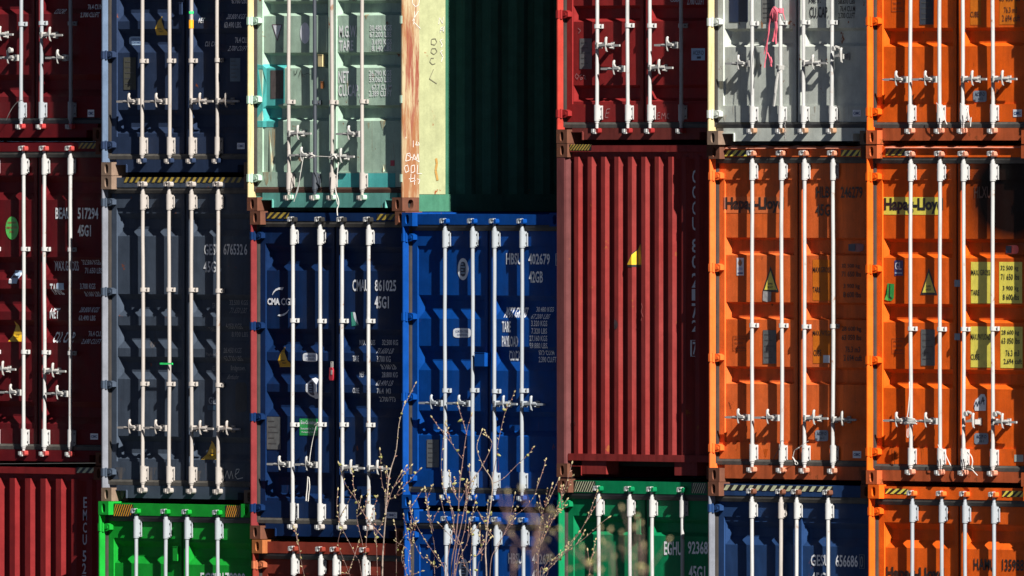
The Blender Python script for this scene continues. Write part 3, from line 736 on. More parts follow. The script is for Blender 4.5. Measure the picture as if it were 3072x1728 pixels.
add('43', X=1211, Yt=1528, H=STD, y=.04, mat=BLUE4, cmat=BLUE4, label='blue container numbered 402675 behind the budding shrub, under the other blue one', doort=1590, ledget=1636, gr=[(1786, 1830, 1857)], rods=[1339, 1423, 1489, 1570.6],
    bt=(1589, 1632), ct=1559, hinges=[1609], rodmat=GALV, gask=RUBBER, cammat=GALV)
add('51', X=1669, Yb=428, y=0., mat=RED5, label='red container beside the dark gap, with a bare grey data plate and staggered handles', doorb=366, ledgeb=312,
    gr=[(15.5, 55, 64), (255, 295, 304)], rods=[1790.8, 1883.3, 1949.5, 2043.7], bm=[76.6], bl=(316, 359), cb=392, handles=[(0, 1, 136), (1, -1, 206), (2, 1, 204), (3, -1, 136)], hinges=[41, 340],
    sillmat=paint('scuffed_red_paint', (.14, .03, .025), .5, .3, .5), postmat=paint('light_red_post', (.32, .035, .025), .15, .2, .2))
add('52', X=1670, Yb=1431, y=.0, mat=OXRED, leafmat=OXRED, endwall=1, bx0=.223, ribX=1722.8, label='oxide red ribbed container with a yellow triangle on one rib', postmat=paint('dull_red_post', (.11, .035, .035), .3, .3, .4))
add('53', X=1673, Yt=1436, y=-.01, mat=GREEN5, cmat=RUSTY, label='emerald green container numbered 92368 under the oxide red ribbed wall', doort=1500, ledget=1550, gr=[(1557, 1595, 1606)], rods=[1796, 1889, 1955.8, 2047], bt=(1500, 1546), ct=1468, hinges=[1516], gask=RUBBER)
add('61', X=2122, Yb=429.6, y=-.16, mat=PALE6, cmatb=PALERUST, label='pale grey container with pink ribbon on its bar and a broken handle', doorb=366, ledgeb=316, gr=[(84.5, 131, 140)], rods=[2257, 2342.6, 2410.6, 2495],
    bm=[68], bl=(321, 362), cb=392, handles=[(0, -1, 190), (1, -1, 190, 'hang'), (2, 1, 190), (3, 1, 170, 'cring')], hinges=[64, 341.6], postmat=CREAMPOST, gask=RUBBER, keepmat=paint('rusty_keeper', (.35, .2, .12), .6))
add('62', X=2126, Yb=1444.6, y=-.125, mat=ORANGE, cmat=RUSTY, label='orange container numbered 246279 whose black lettering sits straight on the orange', doort=490, doorb=1379, ledget=539, ledgeb=1329,
    gr=[(713, 760, 766), (907, 953, 959), (1100.5, 1146, 1153)], rods=[2256.5, 2345, 2413.5, 2498.8], bm=[977.7], bt=(490, 536), bl=(1336, 1382), ct=460, cb=1410, notch=0, sillmat=SILLO,
    handles=[(0, -1, 1254), (1, -1, 1254), (2, 1, 1254), (3, 1, 1257)], hinges=[528, 804, 1075, 1347], keepmat=paint('pink_keeper', (.5, .2, .12), .4))
add('63', X=2124, Yt=1446, y=-.17, mat=NAVY6, cmat=RUSTY, label='slate blue container numbered 656686 under an orange one', doort=1508, ledget=1553, gr=[(1567, 1612, 1637)], rods=[2255.6, (2343, CREAM), 2390, 2484], bt=(1509, 1552), ct=1476, hinges=[1528],
    rodmat=WHITE, postmat=GREYPOST, keept=RUSTY)
add('71', X=2598.6, Yb=429.6, y=-.25, mat=ORANGE2, cmatb=SILLO, label='deep orange container standing on the one with yellow lettering panels', doorb=366, ledgeb=312, gr=[(83, 129, 139)], rods=[2731, 2819, 2888, 2978.6], bl=(316, 362), cb=392,
    handles=[(0, -1, 238), (1, -1, 238), (2, 1, 238), (3, 1, 238)], hinges=[62, 335], notch=0, sillmat=SILLO, keepmat=paint('pink_keeper2', (.55, .22, .14), .4))
add('72', X=2598, Yb=1452, y=-.245, mat=ORANGE2, cmat=SILLO, label='orange container with yellow lettering panels and a sooty black patch', doort=491, doorb=1394.5, ledget=540, ledgeb=1344,
    gr=[(716, 763, 774), (912, 959, 968), (1108, 1153, 1166)], rods=[2732, 2820, 2890.6, 2978.4], bm=[986], bt=(493, 539), bl=(1347, 1394), ct=462, cb=1417, notch=0, sillmat=SILLO,
    handles=[(0, -1, 1264), (1, -1, 1264), (2, 1, 1264, 'cring'), (3, 1, 1264, 'ring')], hinges=[530, 808, 1083, 1359], keepmat=paint('pink_keeper3', (.5, .2, .13), .4), soot=1)
add('73', X=2604, Yt=1453.5, y=-.25, mat=ORANGE2, cmat=ORANGE2, label='orange container numbered 135988 under the one with yellow lettering panels', doort=1517.6, ledget=1570, gr=[(1573, 1623, 1646)], rods=[2737, 2825, 2895, 2982], bt=(1517, 1564), ct=1482, hinges=[1538], notch=0,
    rodmat=GALV, keepmat=ORANGE, gask=RUBBERG)

add('50', X=1668, Yb=-572, y=.0, mat=OXRED, label='oxide red container stacked on the red one beside the gap', rods=[1790, 1883, 1949, 2043])
add('60', X=2122, Yb=-584, y=-.16, mat=NAVY3, label='unseen navy container added above the pale grey one for its shadow', rods=[2257, 2342, 2410, 2495])  # out of frame, added only for the shade it casts
CN = {}
for c in sorted(T, key=lambda k: -int(k['id'][1])):
    H = c.get('H', HC); p = P2W(c['X'], c.get('Yb', c.get('Yt', 0)), c['y'])
    if 'Yt' in c: c['Yb'] = c['Yt']; c['z0'] = p.z - H
    if c.get('soot'):
        l_ = P2W(3048, 592, c['y'] + .09); xo = p.x
        SOOTM = paint('sooty_orange_paint', (.70, .105, .008), .15, .15, .25, rustcol=(.12, .03, .012), soot=(l_.x - xo - .04, 0, l_.z - p.z + .03, .74, .50))
        c['leafmats'] = [ORANGE2, SOOTM]
    up = {'1': '2', '0': '1'}.get(c['id'][1])
    if up and c['id'][0] + up in CN: u = CN[c['id'][0] + up]; c['z0'] = u.z0 + u.H + .004
    CN[c['id']] = make(c)
b_id = 0
for k, o in CN.items():
    if k[1] == '3' and o.z0 > .02:
        b = MB(); b.box(o.x0 - .02, o.x0 + WD + .02, o.y0 + .02, o.y0 + LN, 0, o.z0 - .004)
        struct(obj('footing_slab', b, plain('concrete_footing', (.3, .29, .27), .9) if b_id == 0 else bpy.data.materials['concrete_footing'])); b_id += 1  # unseen footing slabs holding up the bottom containers


# ---------------------------------------------------------------- stripes, lettering and labels, container by container
def W(n, base, col=(.74, .76, .78), wear=.2): return ink(n, col, base, wear)
S_ = stripes
S_(CN['12'], 'A', 570, 1035, 705, 1076, 4, .9, YELD, BLK); S_(CN['13'], 'd', 126, 92, 400, 164, 3.4, .7, PALEST, BLK, flat=.022)
S_(CN['22'], 'R', 355, 92, 1385, 138, 21, .5, YELD, BLK); S_(CN['23'], 'C', 785, 952, 925, 1036, 9, 1.8, ORANGET, BLK, .38); S_(CN['23'], 'C', 1560, 960, 1672, 1042, 8, 1.8, ORANGET, BLK, .38)
S_(CN['32'], 'E', 265, 98, 445, 146, 3.6, .9, YELD, BLK); S_(CN['32'], 'E', 1135, 110, 1282, 158, 3, .8, YELD, BLK)
S_(CN['52'], 'J', 160, 80, 326, 123, 8, 1.5, YELD, BLK, flat=.022); S_(CN['53'], 'k', 92, 262, 362, 400, 9, 1.8, PALEST, BLK, .36); S_(CN['53'], 'k', 1560, 285, 1752, 418, 7, 1.8, PALEST, BLK, .36)
S_(CN['62'], 'L', 215, 1305, 428, 1358, 3.6, .8, YELP, BLK); S_(CN['62'], 'L', 1225, 1303, 1398, 1358, 3.2, .8, YELP, BLK)
S_(CN['63'], 'l', 238, 160, 1785, 262, 14, .45, PALEST, BLK); S_(CN['73'], 'o', 60, 1235, 335, 1302, 3.4, .9, YELP, BLK); S_(CN['73'], 'o', 1436, 1262, 1692, 1336, 3.4, .9, YELP, BLK)
S_(CN['72'], 'P', 235, 112, 380, 160, 3, .8, YELD, BLK)

m = W('white_lettering_a', (.1, .01, .012))
o = CN['11']; texts(o, 'capacity_lettering', m, [('A', 390, 65, 468, 100, 'CU.CAP.'), ('A', 612, 32, 718, 68, '76.4 CU.M'), ('A', 585, 90, 720, 125, '2.700 CU.FT')]); cimc(o, 'A', 645, 795, 692, 847)
o = CN['12']; texts(o, 'container_number', m, [('a', 528, 72, 668, 180, 'BEAU'), ('a', 738, 72, 932, 182, '517294')], .022); texts(o, 'size_code', m, [('a', 738, 235, 862, 345, '45G1')], .022)
m2 = W('worn_lettering_a', (.09, .008, .012), (.55, .56, .62), .45)
texts(o, 'weight_table', m2, [('a', 488, 575, 712, 670, 'MAX.GROSS'), ('a', 750, 565, 920, 612, '32.500 KGS'), ('a', 770, 640, 935, 695, '71.650 LBS'), ('a', 760, 788, 905, 842, '3.700 KGS'), ('a', 775, 865, 920, 912, '8.160 LBS'),
    ('a', 750, 1012, 925, 1062, '28.800 KGS'), ('a', 748, 1090, 905, 1140, '63.490 LBS'), ('a', 805, 1238, 950, 1290, '76.4 CU.M'), ('a', 770, 1312, 950, 1362, '2.690 CU.FT')])
texts(o, 'weight_heading', m, [('a', 475, 790, 580, 895, 'TARE'), ('a', 475, 1022, 560, 1120, 'NET'), ('a', 490, 1245, 690, 1350, 'CU. CAP.')], .02)
d = Deco(o); d.oval('a', 117, 265, 61, 109, LIME, .003)
for x0, y0, x1, y1, t in ((75, 205, 155, 222, 'GREEN BOX'), (65, 250, 165, 272, 'BAMBOO FLOOR'), (95, 292, 138, 312, 'FSC')): d.text('a', x0, y0, x1, y1, t, REDF, .01, .0045)
d.done('round_sticker')
d = Deco(o); d.poly([(110, 665), (190, 668), (160, 790), (85, 788)], LBLUE, .003, 'a'); d.poly([(160, 690), (190, 680), (180, 722)], WHT, .0042, 'a'); d.poly([(88, 742), (118, 745), (112, 788), (86, 786)], WHT, .0042, 'a'); d.rect('a', 108, 715, 165, 735, NAVYF, .0045); d.done('torn_label')
d = Deco(o); d.rect('a', 540, 785, 607, 850, LBLUE, .005); d.done('blue_label')
triangle(o, 'a', (130, 1145), (75, 1337), (202, 1337), False); cimc(o, 'C', 635, 462, 688, 505)
o = CN['13']; m3 = W('end_wall_lettering', (.15, .01, .012), (.50, .50, .57), .3)
texts(o, 'container_number', m3, [('d', 213, 462, 262, 598, 'E'), ('d', 208, 618, 262, 755, 'M'), ('d', 208, 780, 258, 910, 'C'), ('d', 205, 930, 256, 1062, 'U'), ('d', 203, 1130, 250, 1270, '5'), ('d', 200, 1288, 248, 1424, '2'), ('d', 200, 1442, 248, 1560, '7')], .015)

m = W('white_lettering_b', (.03, .05, .1), (.60, .62, .67), .4); o = CN['21']
texts(o, 'weight_table', m, [('m', 1735, -20, 1940, 45, '8.160 LBS'), ('m', 1700, 185, 1940, 250, '28.800 KGS'), ('m', 1685, 290, 1915, 365, '63.490 LBS.'), ('m', 1778, 490, 1965, 565, '76.4 CU.M'), ('m', 1720, 605, 1965, 670, '2.700 CU.FT'), ('m', 1385, 545, 1555, 612, 'CU. CAP.'), ('A', 1640, -14, 1765, 22, '8.160 LBS')][0:6])
texts(o, 'weight_heading', WHT, [('m', 1345, 235, 1418, 302, 'NET')], .02)
plate(o, 'm', 360, 755, 520, 1182, paint('olive_grey_plate', (.075, .075, .06), .2, .3, .3)); plate(o, 'm', 1762, 765, 1897, 1072, paint('blue_grey_label', (.12, .17, .22), 0, .2, .3)); pill(o, 'm', 380, 480, 568, 592, LBLUE)
triangle(o, 'm', (838, 212), (740, 462), (922, 462), False); cimc(o, 'A', 1728, 1035, 1783, 1080)
def band(o, cr, i, y0, y1, mat):
    z0, z1 = o.loc(*q(cr, 100, y1), YR)[1], o.loc(*q(cr, 100, y0), YR)[1]
    b = MB(); b.tube([(0, 0, z0), (0, 0, z1)], .0225, 12); ob = obj('tape_band', b, mat, o.bars[i], (o.rodx[i], YR, 0)); return ob
band(o, 'm', 2, 158, 190, NEON); band(o, 'm', 2, 270, 382, ORANGET)
def lockbox(o, cr, x0, y0, x1, y1, mat, y=.03, dep=.09, name='lock_box'):
    a = o.loc(*q(cr, x0, y0), y); b_ = o.loc(*q(cr, x1, y1), y); X1 = a[0] + (b_[0] - a[0]) * .62
    b = MB(); b.box(a[0], X1, y, y + dep, b_[1], a[1]); b.box(a[0] - .004, X1 + .004, y - .003, y + .012, a[1] - .001, a[1] + .004); return o.part(name, b, mat)
lockbox(o, 'm', 1085, 38, 1140, 190, NAVY1, .06, .024, 'lock_flap')

m = W('white_lettering_c', (.07, .085, .11), (.58, .59, .61), .3); o = CN['22']
texts(o, 'container_number', m, [('R', 1053, 672, 1192, 770, 'GESU'), ('R', 1222, 670, 1390, 768, '676532')], .015); texts(o, 'check_digit', m, [('R', 1402, 672, 1428, 768, '6')], .015); texts(o, 'size_code', m, [('R', 1048, 822, 1180, 920, '45G1')], .015)
m = W('faded_lettering_c', (.05, .065, .09), (.19, .205, .23), .7)
texts(o, 'weight_table', m, [('b', 450, 150, 660, 212, '32.500 KGS'), ('b', 465, 240, 655, 305, '71.650 LBS'), ('b', 450, 420, 632, 485, '4.050 KGS'), ('b', 475, 515, 660, 575, '8.930 LBS'), ('b', 425, 698, 630, 760, '28.450 KGS'), ('b', 425, 790, 632, 850, '62.720 LBS'),
    ('b', 250, 185, 345, 250, 'GROSS'), ('b', 240, 465, 305, 518, 'TARE'), ('b', 225, 755, 340, 800, 'Payload'), ('b', 255, 905, 330, 965, 'GE Sea'), ('b', 465, 902, 632, 975, 'Bridgetown,'), ('b', 455, 1005, 580, 1060, 'Barbados')], .008)
d = Deco(o); d.text('b', 255, 1262, 340, 1345, 'GL', W('gl_lettering', (.07, .08, .11), (.30, .33, .38), .2), .012); d.rect('b', 242, 1358, 335, 1412, plain('faded_blue_film', (.02, .06, .11), .6), .003); d.done('class_mark')
d = Deco(o); d.oval('b', 625, 1265, 66, 170, paint('grey_touch_up', (.062, .066, .072), .1, .3, .3), .0018, 6.); d.done('paint_patch'); triangle(o, 'S', (750, 640), (703, 753), (797, 753), False)
d = Deco(o); d.stroke('S', [(850, 872), (868, 820), (880, 868), (892, 822), (903, 868)], .0025, CHALK); d.stroke('S', [(915, 845), (935, 828), (940, 810), (922, 812), (915, 850), (928, 870), (962, 862)], .0025, CHALK); d.done('chalk_scribble')
a = o.loc(*q('S', 458, 181), .015); e = o.loc(*q('S', 533, 181), .015); b = MB(); b.box(a[0], e[0], .012, .018, a[1] - .008, a[1] + .008); o.part('tape_flag', b, NEON)
o = CN['23']; m = W('white_lettering_d', (.008, .25, .026)); texts(o, 'container_number', m, [('C', 1390, 1425, 1530, 1510, 'EGSU'), ('C', 1542, 1425, 1700, 1510, '178900')], .018)
lockbox(o, 'C', 1196, 1248, 1246, 1345, GREEN3, .06, .024, 'lock_flap')

o = CN['31']; m = W('white_lettering_e', (.22, .38, .28), (.78, .80, .80), .3)
texts(o, 'weight_table', m, [('D', 915, 168, 1062, 205, '30.480 KGS'), ('D', 915, 212, 1060, 248, '67.200 LBS'), ('D', 930, 262, 1062, 298, '3.690 KGS'), ('D', 928, 303, 1060, 340, '8.140 LBS'), ('D', 910, 470, 1060, 507, '26.790 KGS'), ('D', 912, 512, 1060, 550, '59.060 LBS'), ('D', 928, 565, 1060, 600, '67.7 CU.M'), ('D', 910, 605, 1062, 645, '2.389 CU.FT')])
texts(o, 'weight_heading', m, [('D', 710, 170, 830, 250, 'M.G.W.'), ('D', 710, 270, 805, 338, 'TARE'), ('D', 705, 475, 775, 555, 'NET'), ('D', 705, 565, 845, 645, 'CU.CAP.')], .02)
d = Deco(o); d.poly([(260, 163), (330, 163), (296, 278)], plain('plum_film', (.16, .07, .11), .5), .003, 'D'); d.poly([(267, 169), (323, 169), (296, 262)], WHT, .0042, 'D'); d.done('hanging_triangle_sticker')
d = Deco(o); d.oval('D', 481, 221, 33, 71, WHT, .003); d.done('oval_sticker')
d = Deco(o); d.poly([(158, 430), (345, 430), (345, 690), (300, 700), (300, 850), (160, 850)], TURQ, .0018, 'D'); d.done('touch_up_patch'); d = Deco(o); d.rect('D', 690, 1158, 1092, 1264, TURQ, .0018); d.done('touch_up_patch')
plate(o, 'D', 250, 470, 336, 660, PLATEB, False); lockbox(o, 'D', 566, 368, 612, 445, CREAMPOST, .055, .03, 'lock_flap'); lockbox(o, 'D', 584, 548, 606, 592, paint('copper_tag', (.4, .16, .06), .4), .07, .012, 'door_tag')
d = Deco(o); d.rect('D', 1052, 1072, 1080, 1110, REDF, .003); d.done('red_label')
d = Deco(o); d.stroke('D', [(408, 470), (412, 500), (425, 490), (430, 465)], .003, BLK); d.stroke('D', [(440, 512), (452, 470), (462, 505)], .003, BLK); d.stroke('D', [(475, 500), (500, 490), (520, 500)], .002, BLK); d.done('pen_scrawl')
# chalk on the rusted post and the lit strip of the side (plane x = WD)
def side_strokes(o, name, sets, mat, wd):
    b = MB()
    xw = o.x0 + WD
    def at(p):
        X, Y = q('i', *p); dd = FWD + RGT * ((X - 1536) / FX); t = (xw - CAM.x) / dd.x; w_ = CAM + dd * t; return (w_.y - o.y0, CZ - (Y - HY) / FX * t - o.z0)
    for st in sets:
        P = [at(p) for p in st]
        for (ay, az), (by, bz) in zip(P, P[1:]):
            L = math.hypot(by - ay, bz - az) or 1; ny, nz = -(bz - az) / L * wd, (by - ay) / L * wd
            b.quad((WD + .0025, ay - ny, az - nz), (WD + .0025, by - ny, bz - nz), (WD + .0025, by + ny, bz + nz), (WD + .0025, ay + ny, az + nz))
    return o.part(name, b, mat)
side_strokes(o, 'chalk_writing', [[(172, -10), (176, 25), (195, 45), (215, 35), (222, 0)], [(190, 78), (182, 165)], [(215, 75), (175, 140)], [(180, 145), (228, 195)],
    [(352, 165), (358, 120), (378, 160), (384, 115)], [(362, 222), (366, 190), (380, 182), (384, 220), (390, 178)], [(362, 205), (386, 202)], [(380, 265), (362, 275), (378, 305), (368, 320)], [(378, 340), (364, 352), (382, 385), (370, 420)],
    [(128, 940), (132, 930)], [(135, 1045), (158, 1040), (160, 1085), (128, 1095), (135, 1045)], [(175, 1090), (185, 1045), (200, 1088), (212, 1040), (218, 1095)], [(135, 1050), (222, 1100)],
    [(120, 1130), (142, 1120), (150, 1160), (128, 1172), (118, 1135)], [(165, 1128), (188, 1120), (190, 1165), (165, 1175), (165, 1128)], [(210, 1120), (205, 1180), (238, 1178)], [(150, 1215), (185, 1210)], [(165, 1180), (160, 1235), (195, 1225)], [(190, 1185), (188, 1255)], [(205, 1215), (225, 1220), (215, 1250)], [(180, 955), (180, 1000)], [(205, 960), (195, 985), (220, 985), (215, 965)]], plain('faded_chalk', (.5, .48, .45), .9), .0028)
side_strokes(o, 'pen_writing', [[(305, 265), (330, 262), (340, 285), (325, 305), (302, 300), (303, 268)], [(305, 330), (330, 328), (342, 350), (320, 370), (300, 355), (305, 330)], [(320, 395), (300, 395), (292, 420), (310, 438), (330, 430)], [(318, 470), (290, 535), (340, 568)]], plain('pen_ink', (.12, .115, .07), .8), .0035)
side_strokes(o, 'rust_run', [[(335, 1075), (340, 1110), (332, 1160), (345, 1225)]], plain('rust_run_stain', (.30, .17, .04), .9), .012)

o = CN['32']; m = W('white_lettering_f', (.004, .018, .068), (.76, .78, .82), .2)
texts(o, 'container_number', m, [('E', 945, 628, 1072, 722, 'CMAU'), ('E', 1122, 630, 1290, 722, '861025')], .02); texts(o, 'size_code', m, [('E', 1120, 760, 1232, 858, '45G1')], .022)
m2 = W('worn_lettering_f', (.004, .018, .068), (.50, .52, .57), .4)
texts(o, 'weight_table', m2, [('g', 1205, 545, 1390, 610, 'MAX. GROSS'), ('g', 1472, 545, 1658, 610, '32.500 KG'), ('g', 1445, 645, 1640, 710, '71.650 LB'), ('g', 1455, 735, 1618, 808, '3.700 KG'), ('g', 1465, 835, 1640, 895, '8.160 LB'), ('g', 1208, 922, 1262, 985, 'NET'), ('g', 1470, 925, 1655, 990, '28.800 KG'),
    ('g', 1440, 1022, 1635, 1088, '63.490 LB'), ('g', 1455, 1115, 1620, 1180, '76.4  M3'), ('g', 1445, 1215, 1630, 1275, '2.700 FT3')]); texts(o, 'weight_heading', m, [('g', 1172, 732, 1245, 802, 'TARE'), ('g', 1172, 1110, 1248, 1175, 'CUBE')], .02)
d = Deco(o); d.text('E', 272, 775, 370, 830, 'CMA', m, .05); d.text('E', 380, 775, 490, 832, 'CGM', m, .018)
d.poly([(308, 755), (318, 725), (338, 702), (362, 692), (402, 690), (390, 712), (362, 708), (338, 718), (322, 735)], m, .0035, 'E'); d.poly([(352, 915), (360, 905), (392, 902), (420, 888), (442, 866), (430, 892), (405, 912), (375, 920)], m, .0035, 'E'); d.done('logo')
triangle(o, 'g', (348, 628), (266, 866), (432, 866), False); pill(o, 'g', 585, 700, 756, 803); plate(o, 'F', 245, 295, 346, 532); cimc(o, 'F', 1112, 985, 1196, 1030)
d = Deco(o); d.poly([(700, 990), (745, 1010), (748, 1180), (725, 1235), (690, 1240), (640, 1205), (618, 1140), (620, 1070), (660, 1005)], WHT, .003, 'g'); d.oval('g', 682, 1120, 32, 80, NAVYF, .0045, 3.)
for k in range(4): d.rect('g', 660, 1070 + k * 28, 690 + 10 * (k % 2), 1078 + k * 28, LBLUE, .006)
d.done('round_seal_sticker')
d = Deco(o); d.poly([(1150, 222), (1195, 218), (1242, 372), (1160, 386)], plain('teal_film', (.02, .25, .18), .5), .003, 'g'); d.poly([(1175, 222), (1200, 222), (1240, 365), (1205, 330), (1185, 280)], WHT, .0045, 'g'); d.done('torn_label')
d = Deco(o); d.rect('F', 482, 308, 614, 432, GREENF, .003); d.text('F', 492, 322, 605, 350, 'Eco-Container', WHT, .02, .0045); d.text('F', 490, 372, 605, 388, 'Sustainable Steel', WHT, .01, .0045); d.text('F', 498, 400, 605, 416, 'Protecting Nature', WHT, .01, .0045); d.done('green_sign')
b = MB(); a = o.loc(*q('g', 880, 870), .05); e = o.loc(*q('g', 935, 1022), .05); xm = a[0] + .04; b.prism([(xm - .03, e[1] + .02), (xm - .02, e[1]), (xm + .02, e[1]), (xm + .03, e[1] + .02), (xm + .03, a[1] - .02), (xm + .015, a[1]), (xm - .02, a[1])], .05, .078, ax='y'); b.tube([(xm - .012, .064, a[1]), (xm - .012, .064, a[1] + .05), (xm + .012, .064, a[1] + .05), (xm + .012, .064, a[1])], .006, 6, 1)
b.box(xm + .004, xm + .024, .046, .0495, e[1] + .05, e[1] + .09, 1); o.part('red_lock', b, [plain('dark_red_lock', (.28, .012, .025), .5), STEEL])

o = CN['42']; m = W('white_lettering_g', (.002, .046, .235), (.76, .78, .82), .15)
texts(o, 'container_number', m, [('G', 932, 436, 1060, 532, 'HBSU'), ('G', 1115, 440, 1292, 532, '402679')], .02); texts(o, 'size_code', m, [('G', 1120, 585, 1234, 682, '42GB')], .02)
texts(o, 'weight_table', m, [('G', 1150, 880, 1293, 922, '30.480 KGS'), ('G', 1130, 938, 1280, 980, '67.200 LBS'), ('G', 1138, 992, 1270, 1040, '3.320 KGS'), ('G', 1140, 1055, 1268, 1102, '7.320 LBS'), ('G', 1125, 1115, 1270, 1163, '27.160 KGS'), ('G', 1125, 1175, 1270, 1222, '59.880 LBS'), ('G', 1170, 1238, 1296, 1278, '67.7 CU.M'), ('G', 1168, 1290, 1312, 1338, '2.390 CU.FT')])
texts(o, 'weight_heading', m, [('G', 905, 880, 1085, 970, 'MAX GROSS'), ('G', 898, 998, 970, 1088, 'TARE'), ('G', 898, 1118, 1030, 1210, 'PAYLOAD'), ('G', 925, 1240, 1040, 1325, 'CU.CAP.')], .02)
seal(o, 'G', 532, 478, 620, 660); pill(o, 'G', 495, 1055, 640, 1133); plate(o, 'H', 245, 460, 333, 662); lockbox(o, 'G', 668, 1258, 800, 1370, BLUE4, .02, .06)
d = Deco(o)
for x0, y0, x1, y1 in ((1338, 440, 1342, 540), (1338, 440, 1375, 444), (1338, 536, 1375, 540), (1371, 440, 1375, 540)): d.rect('G', x0, y0, x1, y1, m)
d.text('G', 1348, 452, 1366, 530, '0', m); d.done('check_digit')
o = CN['43']; texts(o, 'container_number', m, [('f', 1500, 730, 1690, 882, 'HBSU'), ('f', 1830, 740, 2108, 890, '402675')], .02); texts(o, 'size_code', m, [('f', 1830, 965, 2010, 1095, '42GB')], .02); seal(o, 'f', 818, 808, 950, 1110)

o = CN['51']; m = W('white_lettering_h', (.2, .017, .017), (.58, .60, .65), .4); texts(o, 'capacity_lettering', m, [('I', 1225, -12, 1372, 40, '2.700 CU.FT'), ('I', 1078, -24, 1168, 16, 'CUBE')]); plate(o, 'I', 290, 335, 396, 600)
d = Deco(o); d.rect('I', 1260, 420, 1378, 524, LBLUE, .003); d.text('I', 1275, 440, 1368, 478, 'ACEP-D', NAVYF, .01, .0045); d.rect('I', 1310, 490, 1345, 510, NAVYF, .0045); d.done('approval_label')
m = W('faint_chalk', (.2, .02, .02), (.33, .16, .16), .9)
d = Deco(o); d.stroke('I', [(565, 945), (535, 950), (522, 1022), (548, 1020)], .0035, m); d.stroke('I', [(530, 985), (556, 980)], .0035, m)
d.stroke('I', [(1000, 978), (980, 980), (975, 1035), (998, 1032)], .0035, m); d.stroke('I', [(978, 1005), (995, 1003)], .0035, m); d.stroke('I', [(1012, 1035), (1016, 982), (1030, 1010), (1042, 980), (1046, 1035)], .0035, m); d.stroke('I', [(1078, 990), (1062, 990), (1058, 1025), (1078, 1028)], .0035, m)
d.stroke('I', [(262, 640), (250, 665), (268, 690), (282, 660), (262, 640)], .003, m); d.stroke('I', [(310, 645), (290, 660), (300, 695), (318, 680), (305, 672)], .003, m); d.stroke('I', [(322, 655), (345, 665), (328, 680), (348, 690)], .003, m); d.stroke('I', [(275, 245), (300, 265), (280, 290)], .003, m); d.done('chalk_marks')
o = CN['52']; m = W('end_wall_lettering_b', (.2, .028, .026), (.60, .62, .66), .15)
rows = [('c', 88, 66, 130, 165, 'C'), ('c', 88, 178, 130, 272, 'G'), ('c', 88, 290, 130, 385, 'O'), ('c', 88, 400, 130, 494, 'U'), ('c', 86, 552, 128, 650, '8'), ('c', 86, 668, 128, 760, '0'), ('c', 86, 792, 128, 895, '2'), ('c', 86, 905, 122, 985, '1'), ('c', 86, 1005, 128, 1110, '7'), ('c', 86, 1122, 128, 1204, '2'), ('c', 92, 1275, 120, 1365, '7')]
texts(o, 'container_number', m, rows, .015); d = Deco(o)
for x0, y0, x1, y1 in ((82, 1262, 86, 1378), (82, 1262, 130, 1266), (82, 1374, 130, 1378)): d.rect('c', x0, y0, x1, y1, m)
d.done('check_digit_box')
d = Deco(o); d.poly([(684, 790), (603, 968), (692, 968)], BLK, .003, 'J'); d.poly([(684, 800), (615, 952), (690, 952)], YEL, .0045, 'J'); d.done('warning_triangle')
d = Deco(o); d.oval('J', 525, 1385, 22, 34, plain('dark_stain', (.04, .02, .025), .8, var=.5), .0025); d.done('dark_stain')
o = CN['53']; m = W('white_lettering_i', (.004, .21, .08), (.74, .78, .80), .15); texts(o, 'container_number', m, [('k', 1222, 1015, 1445, 1192, 'EGHU'), ('k', 1518, 1012, 1822, 1182, '923687')], .022); texts(o, 'size_code', m, [('k', 1530, 1320, 1735, 1490, '45G1')], .02)
lockbox(o, 'k', 868, 740, 955, 930, GREEN5, .06, .024, 'lock_flap')

o = CN['61']; m = W('black_lettering_a', (.4, .45, .41), (.02, .022, .024), .3)
texts(o, 'capacity_lettering', m, [('L', 955, 58, 1120, 155, 'CU.CAP.'), ('L', 952, -24, 1055, 25, 'NET.'), ('L', 1205, -6, 1350, 34, '58.870 LBS'), ('L', 1220, 52, 1352, 100, '76.4 CU.M'), ('L', 1205, 110, 1350, 160, '2.700 CU.FT')], .018)
d = Deco(o); d.rect('L', 258, -60, 420, 190, NAVYF, .004); d.done('navy_placard'); plate(o, 'L', 540, -40, 640, 196, paint('rusty_plate', (.19, .19, .18), .5)); cimc(o, 'L', 1340, 955, 1411, 1013)
d = Deco(o); d.poly([(532, 180), (552, 180), (548, 240), (538, 245)], plain('rust_stain', (.30, .14, .06), .9, var=.4), .003, 'L'); d.poly([(545, 1210), (560, 1192), (600, 1186), (690, 1190), (712, 1216)], plain('rust_stain_dark', (.11, .055, .035), .9, var=.4), .003, 'L'); d.poly([(965, 1218), (1000, 1204), (1060, 1204), (1080, 1218)], bpy.data.materials['rust_stain_dark'], .003, 'L'); d.done('rust_stain')
o = CN['62']; m = W('black_lettering_b', (.6, .1, .02), (.018, .012, .010), .12); m2 = W('brown_lettering_b', (.45, .08, .018), (.022, .008, .005), .1)
PATCH = paint('fresh_orange_film', (.62, .16, .012), 0, .1, .1)
d = Deco(o); d.rect('M', 183, 458, 578, 578, paint('worn_orange_film', (.70, .17, .05), 0, .3, .1), .002); d.text('M', 185, 462, 612, 578, 'Hapag-Lloyd', m, .045); d.done('logo')
texts(o, 'container_number', m2, [('M', 842, 385, 978, 468, 'HLBU'), ('M', 1022, 385, 1180, 470, '246279')], .022); texts(o, 'size_code', m2, [('M', 840, 512, 968, 598, '45G1')], .022)
d = Deco(o); d.rect('M', 818, 915, 952, 1212, PATCH, .002); d.done('lettering_panel'); d = Deco(o); d.rect('N', 676, -20, 790, 180, PATCH, .002); d.done('lettering_panel')
